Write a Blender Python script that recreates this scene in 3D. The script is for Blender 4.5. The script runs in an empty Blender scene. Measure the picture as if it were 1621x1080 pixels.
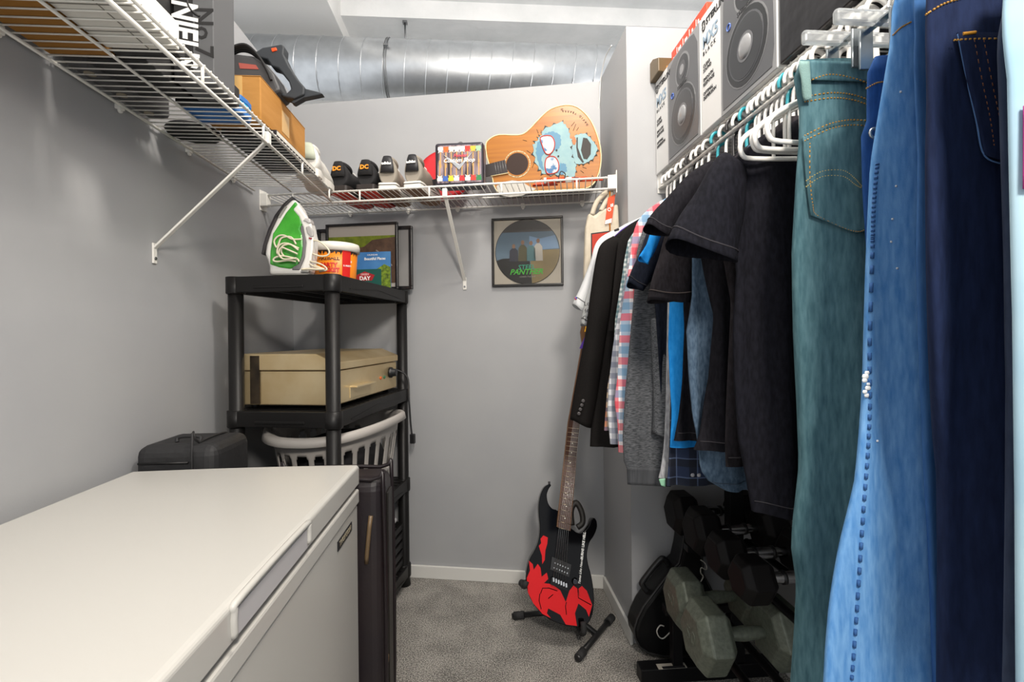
import bpy, bmesh, math, random
from mathutils import Vector, Matrix
R = math.radians
scene = bpy.context.scene
COL = scene.collection

# ------------------------------------------------------------ camera
F = 750.0; CX = 810.5; CY = 528.0; YAW = R(4.05); ROLL = R(0.6); CAMH = 1.2
cam_d = bpy.data.cameras.new('camera'); cam = bpy.data.objects.new('camera', cam_d); COL.objects.link(cam)
cam_d.sensor_width = 36; cam_d.lens = 36 * F / 1621; cam_d.shift_y = -12 / 1621; cam_d.clip_start = 0.02
fw = Vector((math.sin(YAW), math.cos(YAW), 0)); rt = Vector((math.cos(YAW), -math.sin(YAW), 0)); up = Vector((0, 0, 1))
rt2 = rt * math.cos(ROLL) - up * math.sin(ROLL); up2 = up * math.cos(ROLL) + rt * math.sin(ROLL)
mw = Matrix((rt2, up2, -fw)).transposed().to_4x4(); mw.translation = (0, 0, CAMH)
cam.matrix_world = mw
scene.camera = cam
# ------------------------------------------------------------ light
world = bpy.data.worlds.new('loft_daylight'); scene.world = world; world.use_nodes = True
bgn = world.node_tree.nodes['Background']; bgn.inputs[0].default_value = (0.94, 0.97, 1.0, 1); bgn.inputs[1].default_value = 0.95
def lamp(name, loc, target, power, size, color, size_y=None):
    d = bpy.data.lights.new(name, 'AREA'); d.energy = power; d.color = color; d.size = size
    if size_y: d.shape = 'RECTANGLE'; d.size_y = size_y
    o = bpy.data.objects.new(name, d); COL.objects.link(o); o.location = loc
    o.rotation_euler = (Vector(target) - Vector(loc)).to_track_quat('-Z', 'Y').to_euler()
    return o
lamp('hall_lamp', (0.30, -0.75, 2.2), (0.1, 1.6, 1.0), 40, 0.3, (1.0, 0.92, 0.82))
pl = bpy.data.lights.new('loft_pendant', 'POINT'); pl.energy = 80; pl.color = (1.0, 0.925, 0.83); pl.shadow_soft_size = 0.12
po = bpy.data.objects.new('loft_pendant', pl); COL.objects.link(po); po.location = (0.25, 0.95, 2.85)
pl2 = bpy.data.lights.new('added_fill_beyond', 'POINT'); pl2.energy = 60; pl2.color = (1.0, 0.97, 0.93); pl2.shadow_soft_size = 0.2  # added unseen fill, brightens the duct, beam and soffit past the back wall
po2 = bpy.data.objects.new('added_fill_beyond', pl2); COL.objects.link(po2); po2.location = (1.9, 3.0, 2.2)
vs = scene.view_settings
vs.view_transform = 'Standard'; vs.look = 'None'; vs.gamma = 1.0; vs.use_curve_mapping = False
vs.exposure = 0.0

# ------------------------------------------------------------ pixel helpers
CAMP = Vector((0, 0, CAMH))
def ray(u, v):
    x = u - CX; y = v - CY; c, s = math.cos(ROLL), math.sin(ROLL)
    a = (x * c - y * s) / F; b = (x * s + y * c) / F
    return Vector((a * math.cos(YAW) + math.sin(YAW), math.cos(YAW) - a * math.sin(YAW), -b))
def onX(u, v, X): d = ray(u, v); return CAMP + d * (X / d.x)
def onY(u, v, Y): d = ray(u, v); return CAMP + d * (Y / d.y)
def onZ(u, v, Z): d = ray(u, v); return CAMP + d * ((Z - CAMH) / d.z)
def onP(u, v, p, n): d = ray(u, v); n = Vector(n); return CAMP + d * ((Vector(p) - CAMP).dot(n) / d.dot(n))

# ------------------------------------------------------------ materials
def lin(c):
    if isinstance(c, str):
        c = c.lstrip('#'); c = tuple(int(c[i:i + 2], 16) / 255 for i in (0, 2, 4))
    return tuple((x / 12.92 if x <= 0.04045 else ((x + 0.055) / 1.055) ** 2.4) for x in c) + (1,)
MATS = {}
def nn(nt, t, **kw):
    n = nt.nodes.new(t)
    for k, v in kw.items(): setattr(n, k, v)
    return n
def mat(name, col, rough=0.6, metal=0.0, col2=None, scale=8.0, stretch=(1, 1, 1), bump=0.0, bscale=None, spec=0.5, detail=4, lo=0.35, hi=0.65,
        trans=0.0, alpha=1.0, sheen=0.0, coat=0.0, bdist=0.004):
    if name in MATS: return MATS[name]
    m = bpy.data.materials.new(name); m.use_nodes = True; nt = m.node_tree; b = nt.nodes['Principled BSDF']
    b.inputs['Base Color'].default_value = lin(col); b.inputs['Roughness'].default_value = rough; b.inputs['Metallic'].default_value = metal
    b.inputs['Specular IOR Level'].default_value = spec; b.inputs['Transmission Weight'].default_value = trans; b.inputs['Alpha'].default_value = alpha
    b.inputs['Sheen Weight'].default_value = sheen; b.inputs['Coat Weight'].default_value = coat
    tc = nn(nt, 'ShaderNodeTexCoord'); mp = nn(nt, 'ShaderNodeMapping'); mp.inputs['Scale'].default_value = stretch
    nt.links.new(tc.outputs['Object'], mp.inputs[0])
    if col2 is not None:
        nz = nn(nt, 'ShaderNodeTexNoise'); nz.inputs['Scale'].default_value = scale; nz.inputs['Detail'].default_value = detail
        nt.links.new(mp.outputs[0], nz.inputs[0])
        cr = nn(nt, 'ShaderNodeValToRGB'); e = cr.color_ramp.elements
        e[0].position = lo; e[1].position = hi; e[0].color = lin(col); e[1].color = lin(col2)
        nt.links.new(nz.outputs[0], cr.inputs[0]); nt.links.new(cr.outputs[0], b.inputs['Base Color'])
    if bump:
        nb = nn(nt, 'ShaderNodeTexNoise'); nb.inputs['Scale'].default_value = bscale or scale; nb.inputs['Detail'].default_value = 3
        nt.links.new(mp.outputs[0], nb.inputs[0])
        bp_ = nn(nt, 'ShaderNodeBump'); bp_.inputs['Strength'].default_value = bump; bp_.inputs['Distance'].default_value = bdist
        nt.links.new(nb.outputs[0], bp_.inputs['Height']); nt.links.new(bp_.outputs[0], b.inputs['Normal'])
    MATS[name] = m
    return m
def plaid(name, base, bands, rough=0.85):
    """woven check: bands = [(axis, period, width, phase, colour, mix)] laid over the base colour, in object x and z"""
    if name in MATS: return MATS[name]
    m = bpy.data.materials.new(name); m.use_nodes = True; nt = m.node_tree; b = nt.nodes['Principled BSDF']; b.inputs['Roughness'].default_value = rough
    tc = nn(nt, 'ShaderNodeTexCoord'); sp = nn(nt, 'ShaderNodeSeparateXYZ'); nt.links.new(tc.outputs['UV'], sp.inputs[0])
    cur = nn(nt, 'ShaderNodeRGB'); cur.outputs[0].default_value = lin(base); out = cur.outputs[0]
    for ax, per, wid, ph, c, k in bands:
        ad = nn(nt, 'ShaderNodeMath', operation='ADD'); ad.inputs[1].default_value = ph + 10 * per; nt.links.new(sp.outputs[ax], ad.inputs[0])
        md = nn(nt, 'ShaderNodeMath', operation='MODULO'); md.inputs[1].default_value = per; nt.links.new(ad.outputs[0], md.inputs[0])
        lt = nn(nt, 'ShaderNodeMath', operation='LESS_THAN'); lt.inputs[1].default_value = wid; nt.links.new(md.outputs[0], lt.inputs[0])
        mu = nn(nt, 'ShaderNodeMath', operation='MULTIPLY'); mu.inputs[1].default_value = k; nt.links.new(lt.outputs[0], mu.inputs[0])
        mx = nn(nt, 'ShaderNodeMix', data_type='RGBA'); nt.links.new(mu.outputs[0], mx.inputs[0]); nt.links.new(out, mx.inputs[6]); mx.inputs[7].default_value = lin(c)
        out = mx.outputs[2]
    nt.links.new(out, b.inputs['Base Color'])
    MATS[name] = m
    return m

# ------------------------------------------------------------ mesh builder
class MB:
    def __init__(s): s.v = []; s.f = []; s.mi = []; s.sm = []; s.uv = {}
    def add(s, vs, fs, m=0, smooth=False):
        o = len(s.v); s.v += [tuple(x) for x in vs]
        for f in fs: s.f.append(tuple(i + o for i in f)); s.mi.append(m); s.sm.append(smooth)
        return s
    def box(s, c, size, m=0, rot=None):
        x, y, z = (k / 2 for k in size)
        P = [Vector((i * x, j * y, k * z)) for i in (-1, 1) for j in (-1, 1) for k in (-1, 1)]
        if rot is not None: P = [rot @ p for p in P]
        P = [p + Vector(c) for p in P]
        return s.add(P, [(0, 1, 3, 2), (4, 6, 7, 5), (0, 4, 5, 1), (2, 3, 7, 6), (0, 2, 6, 4), (1, 5, 7, 3)], m)
    def bb(s, a, b, m=0):
        return s.box([(a[i] + b[i]) / 2 for i in range(3)], [abs(b[i] - a[i]) for i in range(3)], m)
    def loft(s, rings, m=0, cap0=True, cap1=True, smooth=True, closed=True):
        n = len(rings[0]); vs = [p for r in rings for p in r]; fs = []
        for i in range(len(rings) - 1):
            for j in range(n if closed else n - 1):
                k = (j + 1) % n
                fs.append((i * n + j, i * n + k, (i + 1) * n + k, (i + 1) * n + j))
        s.add(vs, fs, m, smooth)
        o = len(s.v) - len(vs)
        if cap0: s.f.append(tuple(o + j for j in reversed(range(n)))); s.mi.append(m); s.sm.append(False)
        if cap1: s.f.append(tuple(o + (len(rings) - 1) * n + j for j in range(n))); s.mi.append(m); s.sm.append(False)
        return s
    def tube(s, path, r, n=8, m=0, closed=False, caps=True):
        P = [Vector(p) for p in path]; rings = []; N = len(P)
        rr = r if isinstance(r, (list, tuple)) else [r] * N
        prev = None
        for i in range(N):
            if closed: t = P[(i + 1) % N] - P[(i - 1) % N]
            else: t = P[min(i + 1, N - 1)] - P[max(i - 1, 0)]
            t.normalize()
            if prev is None:
                a = Vector((0, 0, 1)) if abs(t.z) < 0.9 else Vector((1, 0, 0))
                x = t.cross(a).normalized()
            else:
                x = (prev - t * prev.dot(t)).normalized()
            prev = x; y = t.cross(x)
            rings.append([P[i] + (x * math.cos(2 * math.pi * k / n) + y * math.sin(2 * math.pi * k / n)) * rr[i] for k in range(n)])
        if closed: rings.append(rings[0])
        return s.loft(rings, m, caps and not closed, caps and not closed)
    def cyl(s, a, b, r, n=16, m=0, r2=None):
        return s.tube([a, b], [r, r if r2 is None else r2], n, m)
    def lathe(s, prof, c=(0, 0, 0), n=32, m=0, sx=1, sy=1, cap0=True, cap1=True):
        rings = [[(c[0] + r * sx * math.cos(2 * math.pi * k / n), c[1] + r * sy * math.sin(2 * math.pi * k / n), c[2] + z) for k in range(n)] for r, z in prof]
        return s.loft(rings, m, cap0, cap1)
    def prism(s, poly, y0, y1, m=0, smooth=False):
        """outline in x, z pushed along y"""
        n = len(poly); o = len(s.v)
        s.v += [(p[0], y0, p[1]) for p in poly] + [(p[0], y1, p[1]) for p in poly]
        s.f.append(tuple(o + i for i in range(n))); s.f.append(tuple(o + n + i for i in reversed(range(n))))
        s.mi += [m, m]; s.sm += [False, False]
        for i in range(n):
            k = (i + 1) % n; s.f.append((o + k, o + i, o + n + i, o + n + k)); s.mi.append(m); s.sm.append(smooth)
        return s
    def sphere(s, c, r, n=12, m=0, sc=(1, 1, 1)):
        rings = []
        for i in range(1, n // 2):
            a = math.pi * i / (n // 2)
            rings.append([(c[0] + r * sc[0] * math.sin(a) * math.cos(2 * math.pi * k / n), c[1] + r * sc[1] * math.sin(a) * math.sin(2 * math.pi * k / n), c[2] + r * sc[2] * math.cos(a)) for k in range(n)])
        return s.loft(rings, m)
    def build(s, name, mats, parent=None, bevel=0, seg=2, subsurf=0, fix=True, ang=35):
        me = bpy.data.meshes.new(name); me.from_pydata(s.v, [], s.f)
        if not isinstance(mats, (list, tuple)): mats = [mats]
        for m in mats: me.materials.append(m)
        me.polygons.foreach_set('material_index', s.mi); me.polygons.foreach_set('use_smooth', s.sm)
        if s.uv:
            ul = me.uv_layers.new(name='UVMap')
            for l in me.loops: ul.data[l.index].uv = s.uv.get(l.vertex_index, (0, 0))
        me.update()
        if fix:
            bm = bmesh.new(); bm.from_mesh(me); bmesh.ops.recalc_face_normals(bm, faces=bm.faces); bm.to_mesh(me); bm.free()
        return link(name, me, parent, bevel, seg, subsurf, ang)
def link(name, me, parent=None, bevel=0, seg=2, subsurf=0, ang=35):
    o = bpy.data.objects.new(name, me); COL.objects.link(o)
    if parent is not None: o.parent = parent
    if bevel:
        b = o.modifiers.new('Bevel', 'BEVEL'); b.width = bevel; b.segments = seg; b.limit_method = 'ANGLE'; b.angle_limit = R(ang)
    if subsurf:
        b = o.modifiers.new('Subdivision', 'SUBSURF'); b.levels = subsurf; b.render_levels = subsurf
    return o
def tag(o, label, cat=None, group=None, kind=None):
    if label: o['label'] = label
    if cat: o['category'] = cat
    if group: o['group'] = group
    if kind: o['kind'] = kind
    return o
def thing(name, label, cat, loc=(0, 0, 0), rz=0, group=None, mtx=None):
    o = bpy.data.objects.new(name, None); COL.objects.link(o); o.empty_display_size = 0.05
    if mtx is not None: o.matrix_world = mtx
    else: o.location = loc; o.rotation_euler = (0, 0, rz)
    return tag(o, label, cat, group)
def struct(o): o['kind'] = 'structure'; return o
def text(name, body, size, m, parent, mtx, extrude=0.0004, shear=0.0, offset=0.0, sx=1.0, align='CENTER', space=1.0):
    """flat lettering; local x along the line, local y up, faces local z"""
    cu = bpy.data.curves.new(name, 'FONT'); cu.body = body; cu.size = size; cu.extrude = extrude; cu.shear = shear; cu.offset = offset
    cu.align_x = align; cu.align_y = 'CENTER'; cu.resolution_u = 2; cu.space_character = space
    t = bpy.data.objects.new(name + '_curve', cu); COL.objects.link(t)
    me = bpy.data.meshes.new_from_object(t, depsgraph=None); bpy.data.objects.remove(t); bpy.data.curves.remove(cu)
    me.name = name; me.transform(mtx @ Matrix.Diagonal((sx, 1, 1, 1))); me.materials.clear(); me.materials.append(m)
    return link(name, me, parent)
def axes(o, x, y, z):
    m = Matrix((Vector(x), Vector(y), Vector(z))).transposed().to_4x4(); m.translation = Vector(o); return m
# text facing -y of a local frame (x right, z up)
def tm(x, y, z, rot=0.0): return Matrix.Translation((x, y, z)) @ Matrix.Rotation(R(90), 4, 'X') @ Matrix.Rotation(rot, 4, 'Z')
def arc(c, r, a0, a1, n, ax=(1, 0, 0), ay=(0, 0, 1)):
    ax = Vector(ax); ay = Vector(ay); c = Vector(c)
    return [c + (ax * math.cos(a0 + (a1 - a0) * i / n) + ay * math.sin(a0 + (a1 - a0) * i / n)) * r for i in range(n + 1)]
def smooth(pts, k=4, closed=False):
    """Catmull-Rom through the points"""
    P = [Vector(p) for p in pts]; N = len(P); out = []
    for i in range(N if closed else N - 1):
        if closed: a, b, c, d = P[i - 1], P[i], P[(i + 1) % N], P[(i + 2) % N]
        else: a, b, c, d = P[max(i - 1, 0)], P[i], P[i + 1], P[min(i + 2, N - 1)]
        for j in range(k):
            t = j / k
            out.append(0.5 * ((2 * b) + (c - a) * t + (2 * a - 5 * b + 4 * c - d) * t * t + (3 * b - a - 3 * c + d) * t ** 3))
    if not closed: out.append(P[-1])
    return out

# ------------------------------------------------------------ layout of the closet (metres)
XL = -0.945; XR = 1.07; XC = 0.58; YC = 1.79; WTOP = 2.38
BA = R(11.5); BN = Vector((math.sin(BA), math.cos(BA), 0)); BT = Vector((math.cos(BA), -math.sin(BA), 0)); BP = Vector((0.58, 2.19, 0))
def bw(s, o, z=0.0): p = BP + BT * s + BN * o; p.z = z; return p       # along the back wall, away from it (negative = into the room)
YB = lambda X: BP.y - (X - BP.x) * math.tan(BA)
M = mat
paint = M('wall_paint', '#a3a4a7', 0.55, col2='#a8a9ab', scale=3, bump=0.12, bscale=220, bdist=0.001)
white_paint = M('white_paint', '#e9e8e6', 0.6, bump=0.15, bscale=60, bdist=0.002)
base_white = M('baseboard_white', '#d9d8d4', 0.4)
concrete = M('painted_concrete', '#e6e7e8', 0.7, col2='#dcdedf', scale=5, bump=0.5, bscale=18, bdist=0.01)
# carpet
def carpet():
    m = bpy.data.materials.new('grey_carpet'); m.use_nodes = True; nt = m.node_tree; b = nt.nodes['Principled BSDF']
    tc = nn(nt, 'ShaderNodeTexCoord')
    n1 = nn(nt, 'ShaderNodeTexNoise'); n1.inputs['Scale'].default_value = 230; n1.inputs['Detail'].default_value = 2
    n2 = nn(nt, 'ShaderNodeTexNoise'); n2.inputs['Scale'].default_value = 7; n2.inputs['Detail'].default_value = 5
    for n in (n1, n2): nt.links.new(tc.outputs['Object'], n.inputs[0])
    ad = nn(nt, 'ShaderNodeMath', operation='MULTIPLY_ADD'); ad.inputs[1].default_value = 0.26
    nt.links.new(n2.outputs[0], ad.inputs[0]); nt.links.new(n1.outputs[0], ad.inputs[2])
    cr = nn(nt, 'ShaderNodeValToRGB'); e = cr.color_ramp.elements
    e[0].position = 0.50; e[1].position = 0.80; e[0].color = lin('#494743'); e[1].color = lin('#cbc6be')
    nt.links.new(ad.outputs[0], cr.inputs[0]); nt.links.new(cr.outputs[0], b.inputs['Base Color'])
    b.inputs['Roughness'].default_value = 0.95; b.inputs['Specular IOR Level'].default_value = 0.1; b.inputs['Sheen Weight'].default_value = 0.15
    bp_ = nn(nt, 'ShaderNodeBump'); bp_.inputs['Strength'].default_value = 0.8; bp_.inputs['Distance'].default_value = 0.012
    nt.links.new(n1.outputs[0], bp_.inputs['Height']); nt.links.new(bp_.outputs[0], b.inputs['Normal'])
    return m
def slab(name, a, b, m): return struct(MB().bb(a, b).build(name, m))
slab('floor', (-3, -2.5, -0.05), (3.5, 5, 0), carpet())
slab('wall_left', (XL - 0.1, 0.0, 0), (XL, 2.75, 2.44), paint)
slab('wall_right', (XR, -0.1, 0), (XR + 0.1, 2.6, WTOP), paint)
# back wall, slightly out of square
w = MB(); q = [bw(-1.62, 0), bw(0.6, 0), bw(0.6, 0.1), bw(-1.62, 0.1)]
w.add([(p.x, p.y, z) for z in (0, WTOP) for p in q], [(0, 1, 2, 3), (7, 6, 5, 4)] + [(i, i + 4, (i + 1) % 4 + 4, (i + 1) % 4) for i in range(4)])
struct(w.build('wall_back', paint))
slab('wall_column', (XC, YC, 0), (XR, YB(XC) + 0.05, WTOP), paint)
b = MB(); q = [bw(-1.62, 0), bw(-0.004, 0), bw(-0.004, -0.012), bw(-1.62, -0.012)]
b.add([(p.x, p.y, z) for z in (0, 0.062) for p in q], [(0, 1, 2, 3), (7, 6, 5, 4)] + [(i, i + 4, (i + 1) % 4 + 4, (i + 1) % 4) for i in range(4)])
struct(b.build('baseboard_back', base_white, bevel=0.003))
struct(MB().bb((XC - 0.012, YC - 0.012, 0), (XC, YB(XC) - 0.014, 0.062)).build('baseboard_column', base_white, bevel=0.003))
struct(MB().bb((XL, 0.0, 0), (XL + 0.012, 2.45, 0.062)).build('baseboard_left', base_white, bevel=0.003))
struct(MB().bb((XR - 0.012, -0.1, 0), (XR, YC, 0.062)).build('baseboard_right', base_white, bevel=0.003))
# loft ceiling above the partitions
slab('ceiling', (-3, -0.4, 3.42), (3.5, 4.6, 3.55), concrete)
slab('trim_beam', (-0.88, 3.18, 3.30), (3.5, 4.6, 3.42), concrete)
slab('trim_soffit', (-3, -0.4, 3.2), (-0.88, 4.6, 3.42), white_paint)
slab('wall_beyond', (-3, 4.5, 0), (3.5, 4.6, 3.42), white_paint)
# round spiral duct hung from the beam
galv = M('galvanised_steel', '#dcdfe2', 0.38, 1.0, col2='#cfd2d5', scale=14, stretch=(1, 1, 1), bump=0.05, bscale=40)
duct = thing('air_duct', 'round galvanised spiral air duct running above the back wall', 'duct', (0, 3.2, 2.955))
DR = 0.187
MB().lathe([(DR, -2.6), (DR, 2.6)], n=48).build('pipe', galv, duct).rotation_euler = (0, R(90), 0)
seam = MB(); turns = 38; seam.tube([(-2.55 + 0.136 * i / 20, (DR + .0008) * math.cos(-2 * math.pi * i / 20), (DR + .0008) * math.sin(-2 * math.pi * i / 20)) for i in range(turns * 20 - 20)], 0.0032, 5)
seam.build('spiral_seam', galv, duct)
ring = MB()
for x in (-0.575, -0.562): ring.tube([(x + .01 * math.sin(a * .26), (DR + .003) * math.cos(a * .2618), (DR + .003) * math.sin(a * .2618)) for a in range(24)], 0.0035, 6, closed=True)
ring.box((-0.56, -DR - .004, .06), (.03, .012, .012)); ring.build('clamp_ring', M('dull_steel', '#8a8c8e', 0.45, 1.0), duct)
MB().cyl((-0.47, 0.02, DR - 0.01), (-0.47, 0.02, 0.345), 0.006).box((-0.47, .02, .338), (.03, .03, .012)).build('hanger_rod', M('dull_steel', '#8a8c8e'), duct)

cab = [onX(u, v, XC - .004) for u, v in ((968, 72), (958, 92), (951, 125), (949, 160), (946, 195), (944, 225))]
tag(MB().tube(smooth(cab, 5), .0025, 6).build('white_cable', M('cable_white', '#e6e5e1', 0.4)), 'thin white cable running down the column beside the guitar', 'cable')
# ------------------------------------------------------------ wire shelves
wire_white = M('white_epoxy', '#e8e6e0', 0.35)
WIRES = {}
def wire_shelf(label, loc, rz, length, depth, side=1, braces=(), clips=(), posts=0.305, mids=(0.5,), brk0=False, brk1=False, x_off=0.0):
    """local x along the wall, local -y into the room, z = deck"""
    t = thing('wire_shelf', label, 'shelf', loc, rz, None)
    fr = MB().tube([(0, -depth, 0), (length, -depth, 0)], 0.0045, 8); fr.build('front_rail', wire_white, t)
    MB().tube([(0, -depth - 0.002, -0.045), (length, -depth - 0.002, -0.045)], 0.0048, 8).build('hanging_rail', wire_white, t)
    MB().tube([(0, -0.012, -0.003), (length, -0.012, -0.003)], 0.0042, 8).build('wall_rail', wire_white, t)
    for k in mids: MB().tube([(0, -depth * k, -0.006), (length, -depth * k, -0.006)], 0.0036, 6).build('support_rail', wire_white, t)
    key = round(depth, 4)
    if key not in WIRES:
        wm = MB().tube([(0, -0.006, 0.002), (0, -depth - 0.006, 0.002)], 0.0019, 6)
        o = wm.build('wire', wire_white, t); WIRES[key] = o.data; o.location.x = 0.012; first = 1
    else: first = 0
    n = int((length - 0.02) / 0.0254)
    for i in range(first, n):
        o = bpy.data.objects.new('wire', WIRES[key]); COL.objects.link(o); o.parent = t; o.location = (0.012 + 0.0254 * i, 0, 0)
    x = posts / 2 + x_off
    while x < length - .01:
        MB().tube([(x, -depth - 0.001, 0), (x, -depth - 0.001, -0.045)], 0.004, 6).build('lip_post', wire_white, t); x += posts
    for bx in braces:
        d = Vector((0, depth - 0.002, -0.32)); L = d.length; d.normalize()
        c = Vector((bx, -depth / 2 - .002, -0.035 - 0.16)); rot = Matrix((Vector((1, 0, 0)), d.cross(Vector((1, 0, 0))), d)).transposed()
        s = MB(); s.box(c, (0.016, 0.006, L), 0, rot); s.box((bx, -0.003, -0.37), (0.018, 0.005, 0.06))
        s.box((bx, -depth - .002, -0.028), (0.02, 0.012, 0.035))
        o = s.build('support_brace', wire_white, t, bevel=0.002)
        MB().cyl((bx, -.0075, -.385), (bx, -.004, -.385), .005, 8).build('screw', M('dull_steel', '#8a8c8e'), o)
    for cx in clips:
        s = MB(); s.box((cx, -0.007, -0.004), (0.02, 0.014, 0.02)); s.cyl((cx, -.012, -.016), (cx, -.004, -.016), .007, 8); s.build('wall_clip', wire_white, t, bevel=0.002)
    for e, xx, sg in ((brk0, 0, 1), (brk1, length, -1)):
        if e:
            s = MB(); s.box((xx + sg * .018, -depth + .004, -.02), (0.036, 0.03, 0.055)); s.box((xx + sg * .002, -depth + .012, -.02), (0.004, 0.05, 0.09)); s.build('end_bracket', wire_white, t, bevel=0.003)
    return t
ZL = 1.815
wire_shelf('white wire shelf loaded with boxes along the wall above the freezer', (XL, 0.3, ZL), R(90), 1.76, 0.325, braces=(0.3, 1.155), clips=(0.7, 1.02, 1.32, 1.6), x_off=0.06)
wire_shelf('white wire shelf holding shoes and a guitar on the back wall', tuple(bw(-1.487, 0, ZL)), -BA, 1.53, 0.345, braces=(0.83,), clips=(0.25, 0.55, 0.8, 1.12, 1.4), brk0=True, brk1=True)
wire_shelf('white wire shelf with speaker cartons and hanging clothes', (XR, YC, 1.80), R(-90), 1.55, 0.36, braces=(1.5,), clips=(0.4, 1.0), brk0=True)
ZD = ZL + 0.0041; ZDR = 1.8041
# ------------------------------------------------------------ traced planes
class TP:
    """upright frame: x to the right, y away from the viewer, z up; pixel -> local x, z"""
    def __init__(s, o, x, y, z): s.o = Vector(o); s.x = Vector(x).normalized(); s.y = Vector(y).normalized(); s.z = Vector(z).normalized(); s.m = axes(s.o, s.x, s.y, s.z)
    def __call__(s, u, v):
        p = onP(u, v, s.o, s.y) - s.o; return (p.dot(s.x), p.dot(s.z))
    def poly(s, pts): return [s(u, v) for u, v in pts]
def YP(Y, X0=0, Z0=0): return TP((X0, Y, Z0), (1, 0, 0), (0, 1, 0), (0, 0, 1))
def crop(ox, oy, k): return lambda pts: [(ox + x / k, oy + y / k) for x, y in pts]
black_pl = M('black_plastic', '#1b1b1d', 0.38); black_mt = M('black_matte', '#141416', 0.7)
white_pl = M('white_plastic', '#ecebe8', 0.35); dark_ink = M('dark_ink', '#1c1c20', 0.6); white_ink = M('white_ink', '#f2f2f0', 0.6)
kraft = M('kraft_cardboard', '#b98442', 0.8, col2='#a9742f', scale=4, stretch=(1, 1, 6), bump=0.1, bscale=60)
steel = M('brushed_steel', '#c8c9ca', 0.3, 1.0)
def carton(name, label, a, b, m, cat='box', bevel=0.002, group=None):
    c = Vector(((a[0] + b[0]) / 2, (a[1] + b[1]) / 2, a[2])); t = thing(name, label, cat, c, 0, group)
    o = MB().bb(Vector(a) - c, Vector(b) - c).build('body', m, t, bevel=bevel); return t
# ================================================= left shelf
t = carton('cardboard_carton', 'flat brown cardboard carton against the wall on the wire shelf above the freezer', (-0.925, 0.6, ZD), (-0.79, 1.10, 1.92), M('brown_board', '#9a6a24', 0.8, col2='#8d5f1e', scale=6))
MB().bb((-.02, -.25, .1010), (.02, .25, .1016)).build('tape', M('tan_tape', '#c9a468', 0.4), t)
t = carton('white_carton', 'long white carton with seams beside the flat brown carton', (-0.785, 0.55, ZD), (-0.637, 1.07, 1.876), M('white_board', '#dcdad3', 0.6))
for k, y in enumerate((-.2, -.12, -.04, .04, .12, .2)): MB().bb((-.073, y, -.0012), (.073, y + .0018, .0006)).build('seam', M('seam_grey', '#8b8982', 0.7), t)
MB().bb((.012, -.26, -.0012), (.014, .26, .0006)).build('seam', M('seam_grey', '#8b8982'), t)
t = carton('whiskey_carton', "tall grey and black carton with slanted white lettering on the wire shelf", (-0.726, 1.20, ZD), (-0.635, 1.30, 2.14), M('charcoal_board', '#58595b', 0.6))
h = 2.14 - ZD
MB().bb((-.0455, -.0508, .0), (-.002, -.0502, h)).build('front_band', M('black_board', '#1d1c1d', 0.6), t)
text('lettering', "DANIEL'S", 0.083, white_ink, t, tm(-.0235, -.0512, h * .5 + .0, R(-90)), shear=0.25, offset=0.0022, sx=0.72)
text('lettering', "No.7", 0.06, M('black_board', '#1d1c1d'), t, tm(.022, -.0506, .12, R(-90)), offset=0.001)
MB().tube(arc((.03, -.0508, .2), .045, R(100), R(250), 10), .003, 4).build('emblem', M('black_board', '#1d1c1d'), t)
t = carton('black_carton', 'black carton with a yellow band beside the grey lettered carton', (-0.86, 1.115, ZD), (-0.735, 1.28, 2.05), M('black_board', '#1d1c1d'))
MB().bb((-.0627, -.0829, .08), (.0627, -.0822, .13)).build('yellow_band', M('yellow_print', '#a08a1a', 0.6), t)
t = carton('flat_box', 'thin black box with fine white print lying in front of the grey lettered carton', (-0.785, 1.082, ZD), (-0.65, 1.112, 1.85), M('black_board', '#1d1c1d'))
t = carton('flat_box', 'black flat box with printed underside between the grey lettered carton and the blue folders', (-0.79, 1.305, ZD), (-0.64, 1.335, 1.87), M('black_board', '#1d1c1d'))
t = carton('grey_case', 'dark grey case lying against the wall behind the cartons', (-0.93, 1.13, ZD), (-0.87, 1.42, 1.90), M('grey_case', '#4a4a4c', 0.6), bevel=0.012)
for y in (-.1, 0, .1): MB().cyl((0.0, y, -.0025), (0, y, .002), .012, 12).build('foot', M('tan_foot', '#8a8272', 0.6), t)
# blue folders, three
blue_f = M('blue_folder', '#2f6fb5', 0.5); cyan_f = M('cyan_folder', '#3fb4dc', 0.5)
for k in range(3):
    z0 = ZD + 0.001 + k * 0.017
    pts = [(-.075, -.042), (.06, -.042), (.072, -.03), (.075, 0), (.072, .03), (.06, .042), (-.075, .042)]
    f = MB(); f.add([(x, y, z) for z in (0, .015) for x, y in pts], [tuple(range(7)), tuple(range(13, 6, -1))] + [(i, (i + 1) % 7, (i + 1) % 7 + 7, i + 7) for i in range(7)])
    o = f.build('blue_folder', blue_f if k != 1 else cyan_f, bevel=0.002); o.location = (-0.72, 1.39, z0)
    tag(o, ('blue folder at the bottom of the small stack before the cardboard box', 'cyan folder in the middle of the small stack before the cardboard box', 'blue folder on top of the small stack before the cardboard box')[k], 'folder', 'folders stacked on the wire shelf')
o = MB().lathe([(.02, 0), (.07, 0), (.075, .008), (.07, .016), (.02, .016)], n=28).build('black_disc', black_mt); o.location = (-0.865, 1.52, ZD); tag(o, 'round black disc lying near the wall on the wire shelf', 'disc')
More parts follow.
